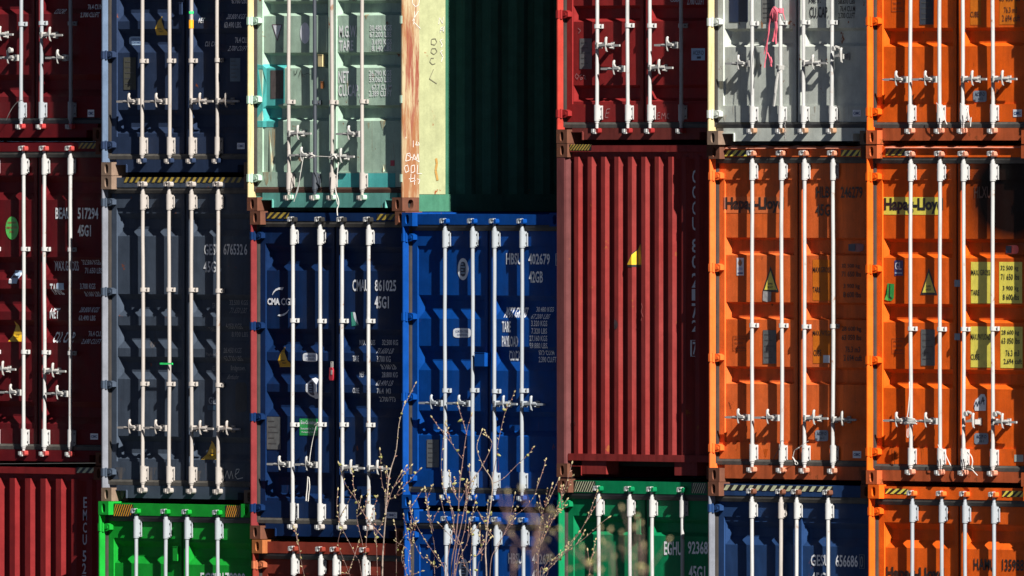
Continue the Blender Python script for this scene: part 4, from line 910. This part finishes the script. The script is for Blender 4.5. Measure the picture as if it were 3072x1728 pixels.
texts(o, 'weight_table', m2, [('M', 820, 968, 952, 1008, 'MAX.GROSS'), ('M', 1028, 945, 1160, 982, '32 500 kg'), ('M', 1028, 1000, 1168, 1040, '71 650 lbs'), ('M', 820, 1112, 874, 1152, 'TARE'), ('M', 1042, 1090, 1160, 1132, '3 900 kg'), ('M', 1040, 1148, 1168, 1190, '8 600 lbs'), ('N', 676, -18, 806, 14, 'MAX.PAYLOAD'), ('N', 848, -42, 965, -5, '28 600 kg'),
    ('N', 848, 8, 965, 42, '63 050 lbs'), ('N', 870, 78, 958, 115, '76.3 m3'), ('N', 860, 128, 968, 166, '2 694 cuft'), ('N', 680, 98, 726, 135, 'CUBE')])
d = Deco(o); d.rect('M', 268, 902, 320, 1030, WHT, .003); d.oval('M', 293, 938, 14, 24, plain('brown_drop', (.35, .16, .05), .5), .0045, 1.6); d.rect('M', 278, 972, 310, 990, LBLUE, .0045); d.rect('M', 276, 1008, 314, 1018, BLUEF, .0045); d.done('white_sticker')
triangle(o, 'M', (512, 962), (453, 1150), (573, 1150)); d = Deco(o); d.poly([(460, 1142), (520, 1148), (518, 1215), (490, 1222), (458, 1212)], plain('torn_grey_film', (.35, .34, .33), .7, var=.3), .005, 'M'); d.done('torn_label')
def boxlabel(o, cr, x0, y0, x1, y1):
    k = cached(('bl',), lambda: plain('dark_orange_print', (.20, .04, .008), .6)); d = Deco(o); t = (x1 - x0) * .03
    for r in ((x0, y0, x1, y0 + t * 1.4), (x0, y1 - t * 1.4, x1, y1), (x0, y0, x0 + t, y1), (x1 - t, y0, x1, y1)): d.rect(cr, *r, k, .003)
    h = y1 - y0
    for i_, tt in enumerate(('APPROVED FOR', 'TRANSPORT', 'UNDER SEAL')): d.text(cr, x0 + t * 4, y0 + h * (.12 + .29 * i_), x1 - t * (4 + 3 * (i_ % 2)), y0 + h * (.27 + .29 * i_), tt, k, .012, .003)
    return d.done('customs_label')
boxlabel(o, 'N', 198, 15, 277, 106); plate(o, 'X', 2290, 990, 2330, 1091); csc(o, 'p', 1535, 570, 1737, 742); cimc(o, 'p', 2135, 895, 2266, 1006)
def reflector(o, cr, x0, y0, x1, y1, bright):
    d = Deco(o); xm = x0 + (x1 - x0) * .5
    d.oval(cr, (x0 + x1) / 2 + 6, (y0 + y1) / 2, (x1 - x0) * .55, (y1 - y0) * .6, plain('red_reflector_%d' % bright, (.85, .03, .012) if bright else (.25, .018, .01), .3), .004, 4.); d.rect(cr, x0, y0, xm, y1, NAVYF, .006); return d.done('reflector_sticker')
reflector(o, 'M', 1050, 803, 1150, 852, 0); d = Deco(o); d.rect('N', 738, 130, 776, 176, WHT, .005); d.done('white_label')
d = Deco(o); d.rect('M', 560, 1250, 582, 1325, plain('green_yellow_film', (.30, .26, .04), .6), .003); d.done('strip_label')
o = CN['63']; m = W('white_lettering_j', (.022, .062, .18), (.74, .76, .79), .12); texts(o, 'container_number', m, [('l', 1475, 1145, 1735, 1312, 'GESU'), ('l', 1825, 1150, 2138, 1326, '656686')], .018); texts(o, 'size_code', m, [('l', 1480, 1395, 1730, 1565, '45G1')], .018)
m = W('dim_lettering_j', (.02, .05, .14), (.20, .22, .26), .3); d = Deco(o); d.text('l', 2172, 1165, 2212, 1330, '0', m, .012)
for x0, y0, x1, y1 in ((2155, 1148, 2160, 1342), (2225, 1148, 2230, 1342), (2155, 1146, 2230, 1152), (2155, 1338, 2230, 1344)): d.rect('l', x0, y0, x1, y1, m)
d.done('check_digit')

o = CN['71']; m2 = W('brown_lettering_k', (.6, .09, .01), (.07, .016, .006), .3)
d = Deco(o); d.rect('O', 1018, -60, 1112, 216, PATCH, .002); d.done('lettering_panel'); d = Deco(o); d.rect('O', 1272, -60, 1422, 212, PATCH, .002); d.done('lettering_panel')
texts(o, 'weight_table', m2, [('O', 1022, 100, 1092, 150, 'CUBE'), ('O', 1312, 62, 1428, 112, '76.3 m3'), ('O', 1295, 130, 1452, 186, '2 694 cuft'), ('O', 1275, -38, 1452, 10, '63 050 lbs')]); plate(o, 'O', 580, -60, 702, 213, paint('slate_plate', (.055, .065, .085), .1, .4, .3)); boxlabel(o, 'O', 333, -40, 442, 102); csc(o, 'O', 1045, 788, 1162, 886); cimc(o, 'O', 1402, 952, 1477, 1016)
o = CN['72']; m = BLK
d = Deco(o); d.rect('P', 220, 461, 622, 590, YELP, .002); d.text('P', 224, 468, 652, 584, 'Hapag-Lloyd', m, .045); d.done('logo'); texts(o, 'container_number', W('sooty_lettering', (.3, .05, .01), (.06, .015, .006), .4), [('P', 878, 385, 1000, 470, 'HLXU')], .02)
panels(o, 'lettering_panel', [('h', 193, 165, 414, 616), ('h', 500, 165, 750, 616), ('h', 190, 865, 412, 1312), ('h', 514, 868, 754, 1320)], [('h', 198, 250, 405, 312, 'MAX. GROSS'), ('h', 196, 468, 285, 530, 'TARE'), ('h', 518, 205, 710, 270, '32 500 kg'), ('h', 520, 295, 718, 362, '71 650 lbs'), ('h', 540, 425, 712, 490, '3 900 kg'), ('h', 540, 515, 716, 580, '8 600 lbs'), ('h', 194, 945, 408, 1012, 'MAX.PAYLOAD'), ('h', 194, 1165, 286, 1230, 'CUBE'),
    ('h', 526, 905, 718, 970, '28 600 kg'), ('h', 526, 990, 724, 1056, '63 050 lbs'), ('h', 572, 1122, 720, 1190, '76.3 m3'), ('h', 550, 1215, 748, 1285, '2,694 cuft')], YELP, m)
reflector(o, 'P', 1080, 815, 1160, 868, 1)
d = Deco(o); d.rect('n', 410, 728, 494, 880, BLUEF, .003); d.text('n', 416, 745, 482, 822, 'GL', WHT, .02, .0045); d.rect('n', 414, 845, 486, 862, LBLUE, .0045); d.done('class_mark')
d = Deco(o); d.poly([(340, 955), (408, 962), (404, 1100), (375, 1132), (312, 1116), (332, 1060)], NEON if 0 else GREENF, .0035, 'n'); d.poly([(362, 962), (370, 962), (366, 1085), (388, 1100), (380, 1112), (354, 1092)], BLK, .005, 'n'); d.poly([(330, 1070), (345, 1095), (352, 1128), (312, 1116)], LIME, .005, 'n'); d.done('torn_green_label')
triangle(o, 'n', (748, 803), (663, 1070), (832, 1070)); d = Deco(o); d.rect('h', 28, 360, 90, 436, CSC, .004); d.done('small_plate'); d = Deco(o); d.rect('h', 28, 942, 90, 1014, CSC, .004); d.done('small_plate')
boxlabel(o, 'Q', 231, 30, 306, 121); plate(o, 'X', 2764, 988, 2806, 1097); csc(o, 'o', 1113, 585, 1277, 716); d = Deco(o); d.rect('o', 1596, 838, 1700, 922, plain('bleached_film', (.42, .46, .42), .6), .003); d.done('maker_sticker')
d = Deco(o); d.poly([(1190, 125), (1232, 128), (1252, 180), (1248, 322), (1118, 322), (1108, 250), (1125, 195), (1160, 165)], WHT, .003, 'o')
for st in ([(1110, 285), (1135, 215), (1150, 270), (1168, 205), (1180, 260)], [(1190, 240), (1215, 160), (1228, 250)], [(1205, 210), (1235, 200)]): d.stroke('o', st, .006, NAVYF, .0045)
d.done('torn_label')
o = CN['73']; m = W('black_lettering_c', (.6, .09, .01), (.018, .010, .006), .12); texts(o, 'container_number', m, [('Q', 720, 1345, 850, 1417, 'HAMU'), ('Q', 890, 1348, 1019, 1421, '135988')], .022); texts(o, 'logo', m, [('Q', 195, 1393, 545, 1492, 'Hapag-Lloyd')], .045)
def stainmat(name, base, col=RUST):
    s = NT(name); a_ = s.noise(1, 6, .7, sc=(45, 45, 2.2)); b_ = s.noise(8, 5, .7)
    f = s.math('MULTIPLY', s.ramp(a_, .40, .62), s.ramp(b_, .3, .6, .35, 1)); s.l(s.mix(f, base, col), s.b.inputs['Base Color']); s.b.inputs['Roughness'].default_value = .8; s.b.inputs['Specular IOR Level'].default_value = .05
    return s.mat
def runs(o, cr, items, mat, name='rust_run'):
    for (x, y0, y1, w_) in items:
        d = Deco(o); pts = []; n = 7
        for k in range(n + 1): t = k / n; pts.append((x - w_ * (1 - t) ** .7 * random.uniform(.7, 1.05) - 1, y0 + (y1 - y0) * t))
        for k in range(n, -1, -1): t = k / n; pts.append((x + w_ * (1 - t) ** .7 * random.uniform(.7, 1.05) + 1, y0 + (y1 - y0) * t))
        d.poly(pts, mat, .0015, cr); d.done(name)
SR = stainmat('rust_stain_sage', (.335, .465, .37), (.33, .17, .06))
runs(CN['31'], 'D', [(260, 855, 1215, 26), (905, 820, 860, 12), (1000, 795, 870, 20), (985, 705, 722, 30), (230, 1150, 1240, 30), (765, 540, 600, 8), (890, 95, 130, 12), (1010, 1100, 1160, 10)], SR)
SP_ = stainmat('rust_stain_pale', (.47, .50, .455), (.30, .19, .09))
runs(CN['61'], 'L', [(225, 1000, 1060, 18), (540, 185, 250, 12), (300, 920, 990, 5), (620, 925, 1000, 6), (1010, 925, 980, 6), (760, 1115, 1200, 14), (690, 1120, 1170, 10), (420, 1120, 1180, 8)], SP_)
SO = stainmat('grime_stain_orange', (.66, .11, .012), (.10, .03, .012))
runs(CN['62'], 'N', [(225, 640, 700, 9), (400, 690, 740, 14), (560, 780, 850, 12), (680, 800, 860, 16), (250, 805, 860, 10), (880, 820, 870, 22), (470, 800, 850, 8)], SO)
runs(CN['72'], 'Q', [(240, 690, 780, 6), (255, 700, 780, 5), (420, 690, 770, 8), (560, 830, 890, 18), (700, 840, 890, 22), (900, 840, 890, 26), (960, 700, 745, 6), (300, 830, 885, 14), (450, 830, 885, 12)], SO)
runs(CN['71'], 'O', [(300, 1120, 1200, 14), (420, 1130, 1210, 10), (570, 1120, 1200, 14), (700, 1120, 1210, 20), (830, 1130, 1200, 10), (1060, 1130, 1210, 16), (1340, 1120, 1210, 18), (1050, 545, 570, 6)], SO)
SG = stainmat('grime_stain_grey', (.048, .064, .092), (.13, .105, .085))
runs(CN['22'], 'S', [(230, 800, 880, 30), (410, 800, 890, 40), (530, 810, 880, 14), (690, 820, 890, 26), (410, 50, 90, 30), (240, 930, 990, 22), (700, 940, 990, 24)], SG)
SB = stainmat('rust_stain_red', (.14, .03, .025), (.20, .085, .035))
runs(CN['51'], 'I', [(760, 1110, 1210, 34), (930, 1110, 1190, 12), (380, 1120, 1200, 18), (560, 1115, 1190, 14)], SB)
d = Deco(CN['52']); d.stroke('J', [(720, 1230), (726, 1255), (718, 1290), (732, 1330)], .003, plain('scrape_paint', (.45, .12, .11), .7)); d.stroke('J', [(700, 1385), (722, 1340)], .002, bpy.data.materials['scrape_paint']); d.stroke('K', [(196, 492), (186, 520), (200, 545)], .004, plain('dent_shadow_scratch', (.05, .012, .012), .7)); d.done('scrape')
# bent lip of the top rails that catches the sun
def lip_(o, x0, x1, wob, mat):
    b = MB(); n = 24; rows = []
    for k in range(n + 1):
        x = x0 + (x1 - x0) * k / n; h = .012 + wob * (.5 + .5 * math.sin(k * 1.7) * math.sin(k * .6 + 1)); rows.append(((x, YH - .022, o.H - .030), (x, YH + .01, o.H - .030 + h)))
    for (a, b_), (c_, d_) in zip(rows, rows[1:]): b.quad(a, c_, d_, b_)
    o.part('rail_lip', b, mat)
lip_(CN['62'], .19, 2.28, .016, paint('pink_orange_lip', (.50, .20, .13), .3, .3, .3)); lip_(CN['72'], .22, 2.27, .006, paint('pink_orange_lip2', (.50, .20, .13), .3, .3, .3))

# ---------------------------------------------------------------- things tied to the bars
def hang(name, label, cat, o, cr, strands, mats, group=None):
    """strands: (points (x, y, depth), radius, flat, material index) in picture marks at a depth in front of the door"""
    b = MB(); org = None
    for pts, r, mi in strands:
        P = []
        for p in pts:
            y = p[2] if len(p) > 2 else .0
            w_ = P2W(*q(cr, p[0], p[1]), o.y0 + y)
            if org is None: org = w_.copy()
            P.append(w_ - org)
        if len(P) > 2:
            Q = []
            for i in range(len(P) - 1):
                p0, p1, p2, p3 = P[max(i - 1, 0)], P[i], P[i + 1], P[min(i + 2, len(P) - 1)]
                for k in range(4):
                    t = k / 4; Q.append(.5 * ((2 * p1) + (p2 - p0) * t + (2 * p0 - 5 * p1 + 4 * p2 - p3) * t * t + (3 * p1 - p0 - 3 * p2 + p3) * t ** 3))
            P = Q + [P[-1]]
        b.tube(P, r * .72, 6, mi)
    ob = obj(name, b, mats, None, org); ob['label'] = label; ob['category'] = cat
    if group: ob['group'] = group
    return ob
o = CN['61']
st = []
for k in range(9):
    x = 415 + k * 9; r = random.uniform(.006, .011)
    st.append(([(500, 100 + k * 3, .01), (455, 88 + random.uniform(-14, 10), -.02), (x, 130 + random.uniform(-15, 20), -.03), (x + random.uniform(-12, 12), 190 + random.uniform(0, 40), -.01)], r, 0))
st += [([(470, 200, -.01), (474, 280, -.01), (458, 360, -.01), (446, 430, -.01)], .011, 0), ([(478, 200, -.01), (484, 300, -.01), (476, 370, 0), (478, 455, 0)], .010, 0), ([(465, 320, -.01), (455, 380, -.01), (440, 425, -.01)], .012, 0),
    ([(430, 170, -.02), (408, 250, -.02), (404, 330, -.02), (385, 450, -.02), (378, 560, -.02), (362, 650, -.02), (358, 700, -.02)], .0065, 0), ([(418, 180, -.02), (400, 270, -.02), (396, 360, -.02), (372, 480, -.02), (352, 560, -.02)], .005, 0),
    ([(395, 330, -.01), (350, 425, .0)], .003, 0), ([(390, 545, -.02), (412, 600, -.02), (430, 690, -.02)], .007, 0), ([(420, 590, -.02), (432, 640, -.02), (415, 680, -.02)], .008, 0), ([(545, 120, .02), (560, 170, .03), (570, 205, .04)], .005, 0)]
hang('ribbon', 'pink plastic ribbon tied round a white bar of the pale grey container', 'ribbon', o, 'j', st, [PINK])
z0, z1 = o.loc(*q('j', 500, 135), YR)[1], o.loc(*q('j', 500, 84), YR)[1]; b = MB(); b.tube([(0, 0, z0), (0, 0, (z0 + z1) / 2), (0, 0, z1)], [.024, .0255, .0235], 12); obj('ribbon_wrap', b, PINK, o.bars[1], (o.rodx[1], YR, 0))
ch = []
for k in range(6):
    y = 1230 + k * 36; ch.append(([(567 + (4 if k % 2 else -6), y, 0.0), (567 + (6 if k % 2 else 8), y + 17, .0), (567, y + 38, .0), (562, y + 17, .004), (567 + (4 if k % 2 else -6), y, 0)], .0035, 0))
hang('chain', 'short steel chain hanging by the lower bar end of the pale grey container', 'chain', o, 'j', ch, [STEEL])
hang('wire', 'thin dark wire looped down a bar of the pale grey container', 'wire', o, 'j', [([(250, 495, -.01), (240, 560, -.01), (228, 680, -.01), (222, 800, -.01), (228, 985, -.01)], .003, 0), ([(250, 500, 0), (247, 620, 0), (250, 700, 0)], .003, 0)], [plain('dark_wire', (.05, .05, .055), .5)])
o = CN['31']
hang('cord', 'white cord strung between two lower handles of the sage green container', 'cord', o, 'D', [([(470, 1030, -.03), (530, 1042, -.03), (600, 1047, -.03), (660, 1048, -.03), (700, 1044, -.03)], .006, 0), ([(468, 1050, -.03), (456, 1120, -.03), (440, 1210, -.02), (422, 1290, -.02), (405, 1348, -.02)], .005, 0), ([(405, 1345, -.02), (432, 1270, -.02), (450, 1150, -.03)], .004, 0),
    ([(702, 1085, -.03), (694, 1180, -.03), (684, 1270, -.02), (702, 1330, -.02), (704, 1370, -.02), (694, 1400, -.03), (697, 1442, -.03)], .0065, 0), ([(684, 1270, -.02), (688, 1320, -.02), (698, 1368, -.02)], .006, 0), ([(512, 1030, -.04), (545, 1045, -.04), (520, 1055, -.04)], .009, 0), ([(640, 1058, -.04), (675, 1040, -.04), (690, 1060, -.04)], .009, 0)], [CORDM])
o = CN['32']
hang('strap', 'frayed white strap dangling from a handle of the navy container numbered 861025', 'strap', o, 'F', [([(604, 348, -.01), (590, 400, -.01), (572, 480, 0), (556, 580, -.01), (552, 640, -.02)], .004, 0), ([(540, 728, -.02), (536, 800, -.02), (530, 860, -.02), (527, 905, -.02)], .007, 0), ([(548, 735, -.02), (553, 800, -.02), (546, 860, -.02), (542, 908, -.02)], .006, 0), ([(588, 356, -.02), (612, 336, -.02)], .006, 0)], [CORDM])
hang('wire', 'pale wire looped over a lower bar bracket of the navy container numbered 861025', 'wire', o, 'F', [([(828, 930, -.01), (790, 985, -.03), (768, 1040, -.02), (765, 1090, -.01), (785, 1110, -.01)], .004, 0)], [CORDM])
o = CN['62']
hang('seal_cable', 'wire seal with a loop hanging across the door seam of the orange container', 'seal cable', o, 'p', [([(1420, 742, .0), (1340, 795, -.01), (1262, 850, -.01), (1212, 885, -.01), (1192, 950, -.01), (1182, 992, -.01)], .003, 0), ([(1280, 842, -.01), (1235, 872, -.01)], .007, 0), ([(1178, 990, -.01), (1210, 1040, -.01), (1225, 1072, -.01)], .008, 0), ([(1218, 1060, -.01), (1222, 1100, -.01), (1250, 1110, -.01), (1258, 1082, -.01), (1225, 1045, -.01)], .004, 0)], [CORDM])
hang('wire', 'dark wire drooping from the second bar of the orange container', 'wire', o, 'p', [([(1050, 745, -.01), (1000, 742, -.01), (985, 830, .0), (930, 930, .02), (885, 1010, .04), (845, 1100, .05)], .0035, 0)], [bpy.data.materials['dark_wire']])
o = CN['72']
kn = [([(345, -20, -.01), (348, 100, -.01), (340, 220, -.01), (330, 330, -.01), (318, 400, -.01)], .006, 0), ([(325, 480, -.02), (318, 560, -.02), (318, 620, -.02), (330, 640, -.02), (340, 600, -.02), (338, 500, -.02)], .004, 0)]
for k in range(10): kn.append(([(285 + random.uniform(0, 30), 395 + k * 10, -.02), (335, 400 + k * 9 + random.uniform(-8, 8), -.035), (395 + random.uniform(0, 40), 420 + k * 7, -.02)], .007, 0))
hang('rope', 'white rope knotted round the first bar of the orange container with yellow panels', 'rope', o, 'o', kn, [CORDM])
hang('cable_tie', 'white tie ends on the second bar of the orange container with yellow panels', 'cable tie', o, 'o', [([(682, 722, -.005), (705, 770, -.02), (745, 800, -.015), (738, 880, -.01), (730, 920, -.01)], .004, 0), ([(760, 790, .0), (780, 860, .0), (805, 915, .0), (830, 968, .0)], .006, 0)], [CORDM])
hang('cable_tie', 'tangled white ties on the third bar of the orange container with yellow panels', 'cable tie', o, 'o', [([(1000, 735, -.01), (975, 800, -.02), (1010, 900, -.02), (985, 960, -.02)], .004, 0), ([(1030, 800, .0), (1075, 860, .0), (1088, 920, .0), (1080, 985, .0), (1098, 1000, .0)], .007, 0), ([(1020, 1008, .0), (1075, 1010, .0), (1110, 1045, .0), (1145, 1082, .0)], .006, 0), ([(1010, 800, -.01), (1040, 870, -.01), (1030, 950, -.01)], .004, 0)], [CORDM])
o = CN['71']
hang('cable_tie', 'thin tie looped round the second bar of the deep orange upper container', 'cable tie', o, 'O', [([(722, 895, -.005), (750, 930, -.02), (775, 1000, -.01), (790, 1040, -.01)], .004, 0), ([(785, 960, .0), (792, 1030, .0), (815, 1082, .0)], .006, 0)], [CORDM])
hang('cable_tie', 'white cable tie hanging off the third bar of the deep orange upper container', 'cable tie', o, 'O', [([(930, 898, -.01), (960, 930, -.02), (985, 990, -.01), (975, 1040, -.01)], .004, 0), ([(985, 935, .0), (1005, 1010, .0), (1015, 1060, .0), (1024, 1020, .0), (1018, 1100, .0)], .006, 0)], [CORDM])
o = CN['11']
hang('wire', 'pale bent wire on a bar of the upper dark maroon container', 'wire', o, 'A', [([(165, 725, -.01), (130, 738, -.01), (95, 775, -.01), (65, 825, -.01), (45, 870, .0)], .0045, 0)], [STEEL])

# ---------------------------------------------------------------- budding shrubs in front of the stack
def SP(X, Y, t):
    return CAM + FWD * t + RGT * ((X - 1536) / FX * t) + Vector((0, 0, -(Y - HY) / FX * t))
BARK = plain('twig_bark', (.135, .080, .070), .85, var=.3, scale=30); BARKP = plain('pale_bark', (.22, .17, .14), .85, var=.25, scale=30)
BUD = plain('pale_bud', (.30, .25, .13), .7, var=.35, scale=60); BUDP = plain('reddish_bud', (.24, .115, .08), .7, var=.3, scale=60); LEAFY = plain('young_leaf', (.20, .20, .06), .6, var=.3, scale=60)
def crom(P, n=5):
    Q = []
    for i in range(len(P) - 1):
        p0, p1, p2, p3 = P[max(i - 1, 0)], P[i], P[i + 1], P[min(i + 2, len(P) - 1)]
        for k in range(n):
            t = k / n; Q.append(.5 * ((2 * p1) + (p2 - p0) * t + (2 * p0 - 5 * p1 + 4 * p2 - p3) * t * t + (3 * p1 - p0 - 3 * p2 + p3) * t ** 3))
    return Q + [P[-1]]
def bud(b, p, d, L, r, mi):
    d = d.normalized(); u = d.cross(Vector((.3, .9, .2))).normalized(); v = d.cross(u); n = 6
    rings = [(0., .35), (.3, 1.), (.65, .85), (1., .12)]
    vs = [p + d * L * a + (u * math.cos(2 * math.pi * k / n) + v * math.sin(2 * math.pi * k / n)) * r * c for a, c in rings for k in range(n)]
    b.add(vs, [(i * n + k, i * n + (k + 1) % n, (i + 1) * n + (k + 1) % n, (i + 1) * n + k) for i in range(3) for k in range(n)], mi, True)
def shrub(label, base, t0, lines, extra, rng, sc=1., budsz=1., sparse=1., group='budding shrubs in front of the stack', leafy=0.05):
    R = random.Random(rng); B0 = SP(base, 900, t0); B0.z = 0
    root = thing('shrub', label, 'shrub', B0, group)
    L = []
    for (cr, pts, wd) in lines: L.append(([q(cr, *p) for p in pts], wd))
    for k in range(extra):
        x = base + R.uniform(-190, 190); y = 1760; top = R.uniform(1470, 1690); lean = R.uniform(-.45, .45) + (x - base) / 700
        P = [(x, y)]
        for i in range(1, 5): P.append((x + lean * (y - top) * i / 4 * R.uniform(.8, 1.2) + R.uniform(-8, 8), y - (y - top) * i / 4))
        L.append((P, R.uniform(2.0, 3.4)))
    for pts, wd in L:
        t = t0 + R.uniform(-.5, .5); P = []
        for i, (x, y) in enumerate(pts): t += R.uniform(-.07, .07); P.append(SP(x, y, t))
        if pts[0][1] > 1690:
            foot = B0 + Vector((R.uniform(-.12, .12), R.uniform(-.12, .12), 0)); mid = P[0].lerp(foot, .5); mid.z -= .0
            P = [foot, foot.lerp(P[0], .55) + Vector((0, 0, .12))] + P
        C = [p - B0 for p in crom(P)]; n = len(C); r0 = wd / 2 / 350 * .70 * sc
        rr = [max(.0018 * sc, r0 * (1 - .72 * i / (n - 1))) for i in range(n)]
        b = MB(); b.tube(C, rr, 6); bb = MB()
        def dress(Q, dens):
            s_ = 0; nxt = R.uniform(.02, .05)
            for a, c in zip(Q, Q[1:]):
                sl = (c - a).length; dr = (c - a) / max(sl, 1e-6)
                while s_ + sl > nxt:
                    p = a + dr * (nxt - s_); side = Vector((R.uniform(-1, 1), R.uniform(-1, 1), R.uniform(-.2, .6))); side = (side - dr * side.dot(dr)).normalized()
                    bud(bb, p, dr * .75 + side * .8, R.uniform(.012, .026) * budsz, R.uniform(.0036, .0070) * budsz, 0 if R.random() > .3 else 1)
                    if R.random() < leafy: bud(bb, p, side, R.uniform(.03, .05) * budsz, .012 * budsz, 2)
                    nxt += R.uniform(.022, .060) * dens
                s_ += sl
        k0 = int(n * .42) if pts[0][1] > 1690 else int(n * .2)
        dress(C[k0:], 1.9 * sparse)
        bud(bb, C[-1], C[-1] - C[-2], .03 * budsz, .007 * budsz, 0)
        for k in range(R.randint(1, 3)):
            i = R.randint(max(k0, 2), n - 2); dr = (C[i + 1] - C[i]).normalized(); side = Vector((R.uniform(-1, 1), R.uniform(-.6, .6), R.uniform(0, .5))).normalized()
            dd = (dr * .8 + side * .7).normalized(); Ln = R.uniform(.08, .30) * sc; Q = [C[i] + dd * Ln * j / 4 + Vector((R.uniform(-.006, .006), 0, .02 * (j / 4) ** 2)) for j in range(5)]
            b.tube(Q, [.0030 * sc, .0028 * sc, .0025 * sc, .0022 * sc, .0018 * sc], 5); dress(Q, 1.05 * sparse); bud(bb, Q[-1], dd, .026 * budsz, .007 * budsz, 0)
        br = obj('branch', b, BARKP if wd > 7 else BARK, root); obj('buds', bb, [BUD, BUDP, LEAFY], br)['kind'] = 'stuff'
    return root
shrub('thin bare shrub with one tall stem in front of the navy container', 1155, 231, [('F', [(1080, 1449), (1090, 1200), (1105, 1000), (1120, 800), (1140, 680), (1180, 540), (1200, 350), (1240, 200)], 7.5), ('F', [(1110, 960), (1150, 830), (1215, 700)], 3), ('F', [(1120, 900), (1175, 870), (1215, 790)], 2.6),
    ('F', [(1125, 880), (1082, 800), (1070, 680), (1062, 540)], 3), ('F', [(1085, 1170), (960, 1020), (880, 880), (810, 780), (765, 640)], 3.6), ('F', [(515, 1449), (480, 1260), (455, 1120)], 2.6), ('F', [(930, 1449), (880, 1290), (800, 1130), (770, 1060), (750, 950), (757, 830)], 3.4), ('F', [(940, 1230), (900, 1060), (893, 990)], 2.6),
    ('F', [(955, 1449), (960, 1250), (970, 1120), (980, 1060)], 3), ('F', [(1180, 1449), (1180, 1260), (1180, 1130), (1165, 1060)], 3.4), ('F', [(1180, 1200), (1290, 1380)][::-1], 3), ('F', [(1449, 1120), (1410, 960), (1390, 820)], 3), ('F', [(1045, 1449), (1040, 1300), (1035, 1150), (1030, 1010)], 2.8)], 1, 3)
shrub('reddish multi-stemmed budding shrub in front of the lower blue container', 1370, 230.4, [('H', [(420, 1449), (450, 1200), (470, 1000), (480, 800), (500, 640), (520, 480), (540, 370), (565, 285)], 6.5), ('H', [(440, 1449), (500, 1040), (560, 780), (640, 660), (715, 490), (665, 430)], 5.5), ('H', [(450, 1449), (520, 1100), (530, 900), (530, 780)], 4.5),
    ('H', [(385, 1449), (440, 1040), (385, 880), (350, 720), (355, 520), (380, 340)], 3.6), ('H', [(500, 600), (430, 500), (380, 360)], 2.8), ('H', [(300, 1449), (300, 1250), (270, 1080), (250, 930), (230, 820)], 3.4), ('H', [(400, 1449), (330, 1340), (200, 1140), (130, 1000), (120, 930)], 3.6),
    ('H', [(470, 900), (440, 850), (425, 820)], 2.6), ('H', [(120, 1449), (125, 1250), (130, 1120), (170, 1060)], 3), ('H', [(440, 1449), (540, 1350), (640, 1270), (700, 1180)], 3), ('H', [(380, 1449), (300, 1390), (200, 1300), (150, 1200)], 2.8)], 2, 11)
shrub('pale-stemmed budding shrub beside the reddish one, in front of the blue container', 1458, 231.3, [('H', [(675, 1449), (668, 1280), (680, 1100), (710, 900), (715, 760), (650, 650), (605, 520), (640, 400)], 7.5), ('H', [(715, 760), (745, 600), (760, 480), (800, 300), (820, 220)], 3.8), ('H', [(715, 780), (800, 740), (890, 650), (955, 590)], 3),
    ('H', [(700, 1449), (740, 1250), (800, 1150), (850, 1000), (880, 860)], 4), ('H', [(740, 1280), (850, 1050), (950, 960), (1020, 870), (1050, 760)], 3), ('H', [(560, 1449), (570, 1200), (560, 1060), (600, 960)], 3.2), ('H', [(600, 960), (650, 1040), (670, 1100)], 2.4), ('H', [(610, 1449), (640, 1330), (640, 1240)], 2.8)], 1, 23)
shrub('sparse leaning twigs crossing the bright left post of the emerald container', 1610, 230.8, [('H', [(1050, 1449), (1060, 1250), (1100, 1100), (1180, 960), (1256, 820)], 4), ('H', [(1075, 1210), (1150, 1050), (1256, 900)], 3.2), ('H', [(1040, 1449), (1070, 1060), (1110, 920), (1150, 790)], 3.2), ('K', [(-40, 1449), (0, 1420), (130, 1280), (230, 1130), (300, 950)], 3.6), ('K', [(110, 1310), (230, 1220), (330, 1130), (370, 1100)], 2.8),
    ('K', [(-60, 1260), (0, 1190), (100, 950), (150, 780)], 3), ('K', [(250, 1449), (255, 1380), (245, 1300)], 2.6), ('H', [(1080, 1449), (1180, 1330), (1256, 1260)], 3.6)], 1, 31)
# nearer to the camera, out of focus
shrub('blurred brown sprig close to the camera in front of the lower blue container', 1590, 122, [('f', [(1860, 1060), (1850, 850), (1800, 740), (1690, 640), (1570, 500), (1520, 300)], 5), ('f', [(1830, 760), (1900, 600), (1920, 330)], 5), ('f', [(1840, 740), (1960, 660), (2020, 580)], 5), ('f', [(1560, 1060), (1580, 960), (1620, 900)], 5), ('f', [(1900, 560), (1860, 480), (1850, 380)], 4), ('f', [(1850, 900), (1970, 870), (2005, 840)], 3)], 0, 41, 1.0, .9, 14., 'out-of-focus sprigs close to the camera', .05)
shrub('blurred sprig with yellow buds close to the camera in front of the emerald container', 1880, 126, [('k', [(880, 1449), (900, 1250), (890, 1050), (860, 870)], 5), ('k', [(840, 1449), (720, 1250), (690, 1120)], 5), ('k', [(600, 1449), (500, 1250), (460, 1180), (450, 1040)], 4), ('k', [(420, 1449), (330, 1390), (240, 1250), (200, 1120)], 4), ('k', [(560, 1449), (560, 1330), (590, 1220)], 4), ('k', [(960, 1449), (950, 1380), (960, 1090)], 4), ('k', [(880, 1449), (930, 1350)], 3)], 0, 47, .75, .9, 10., 'out-of-focus sprigs close to the camera', .25)
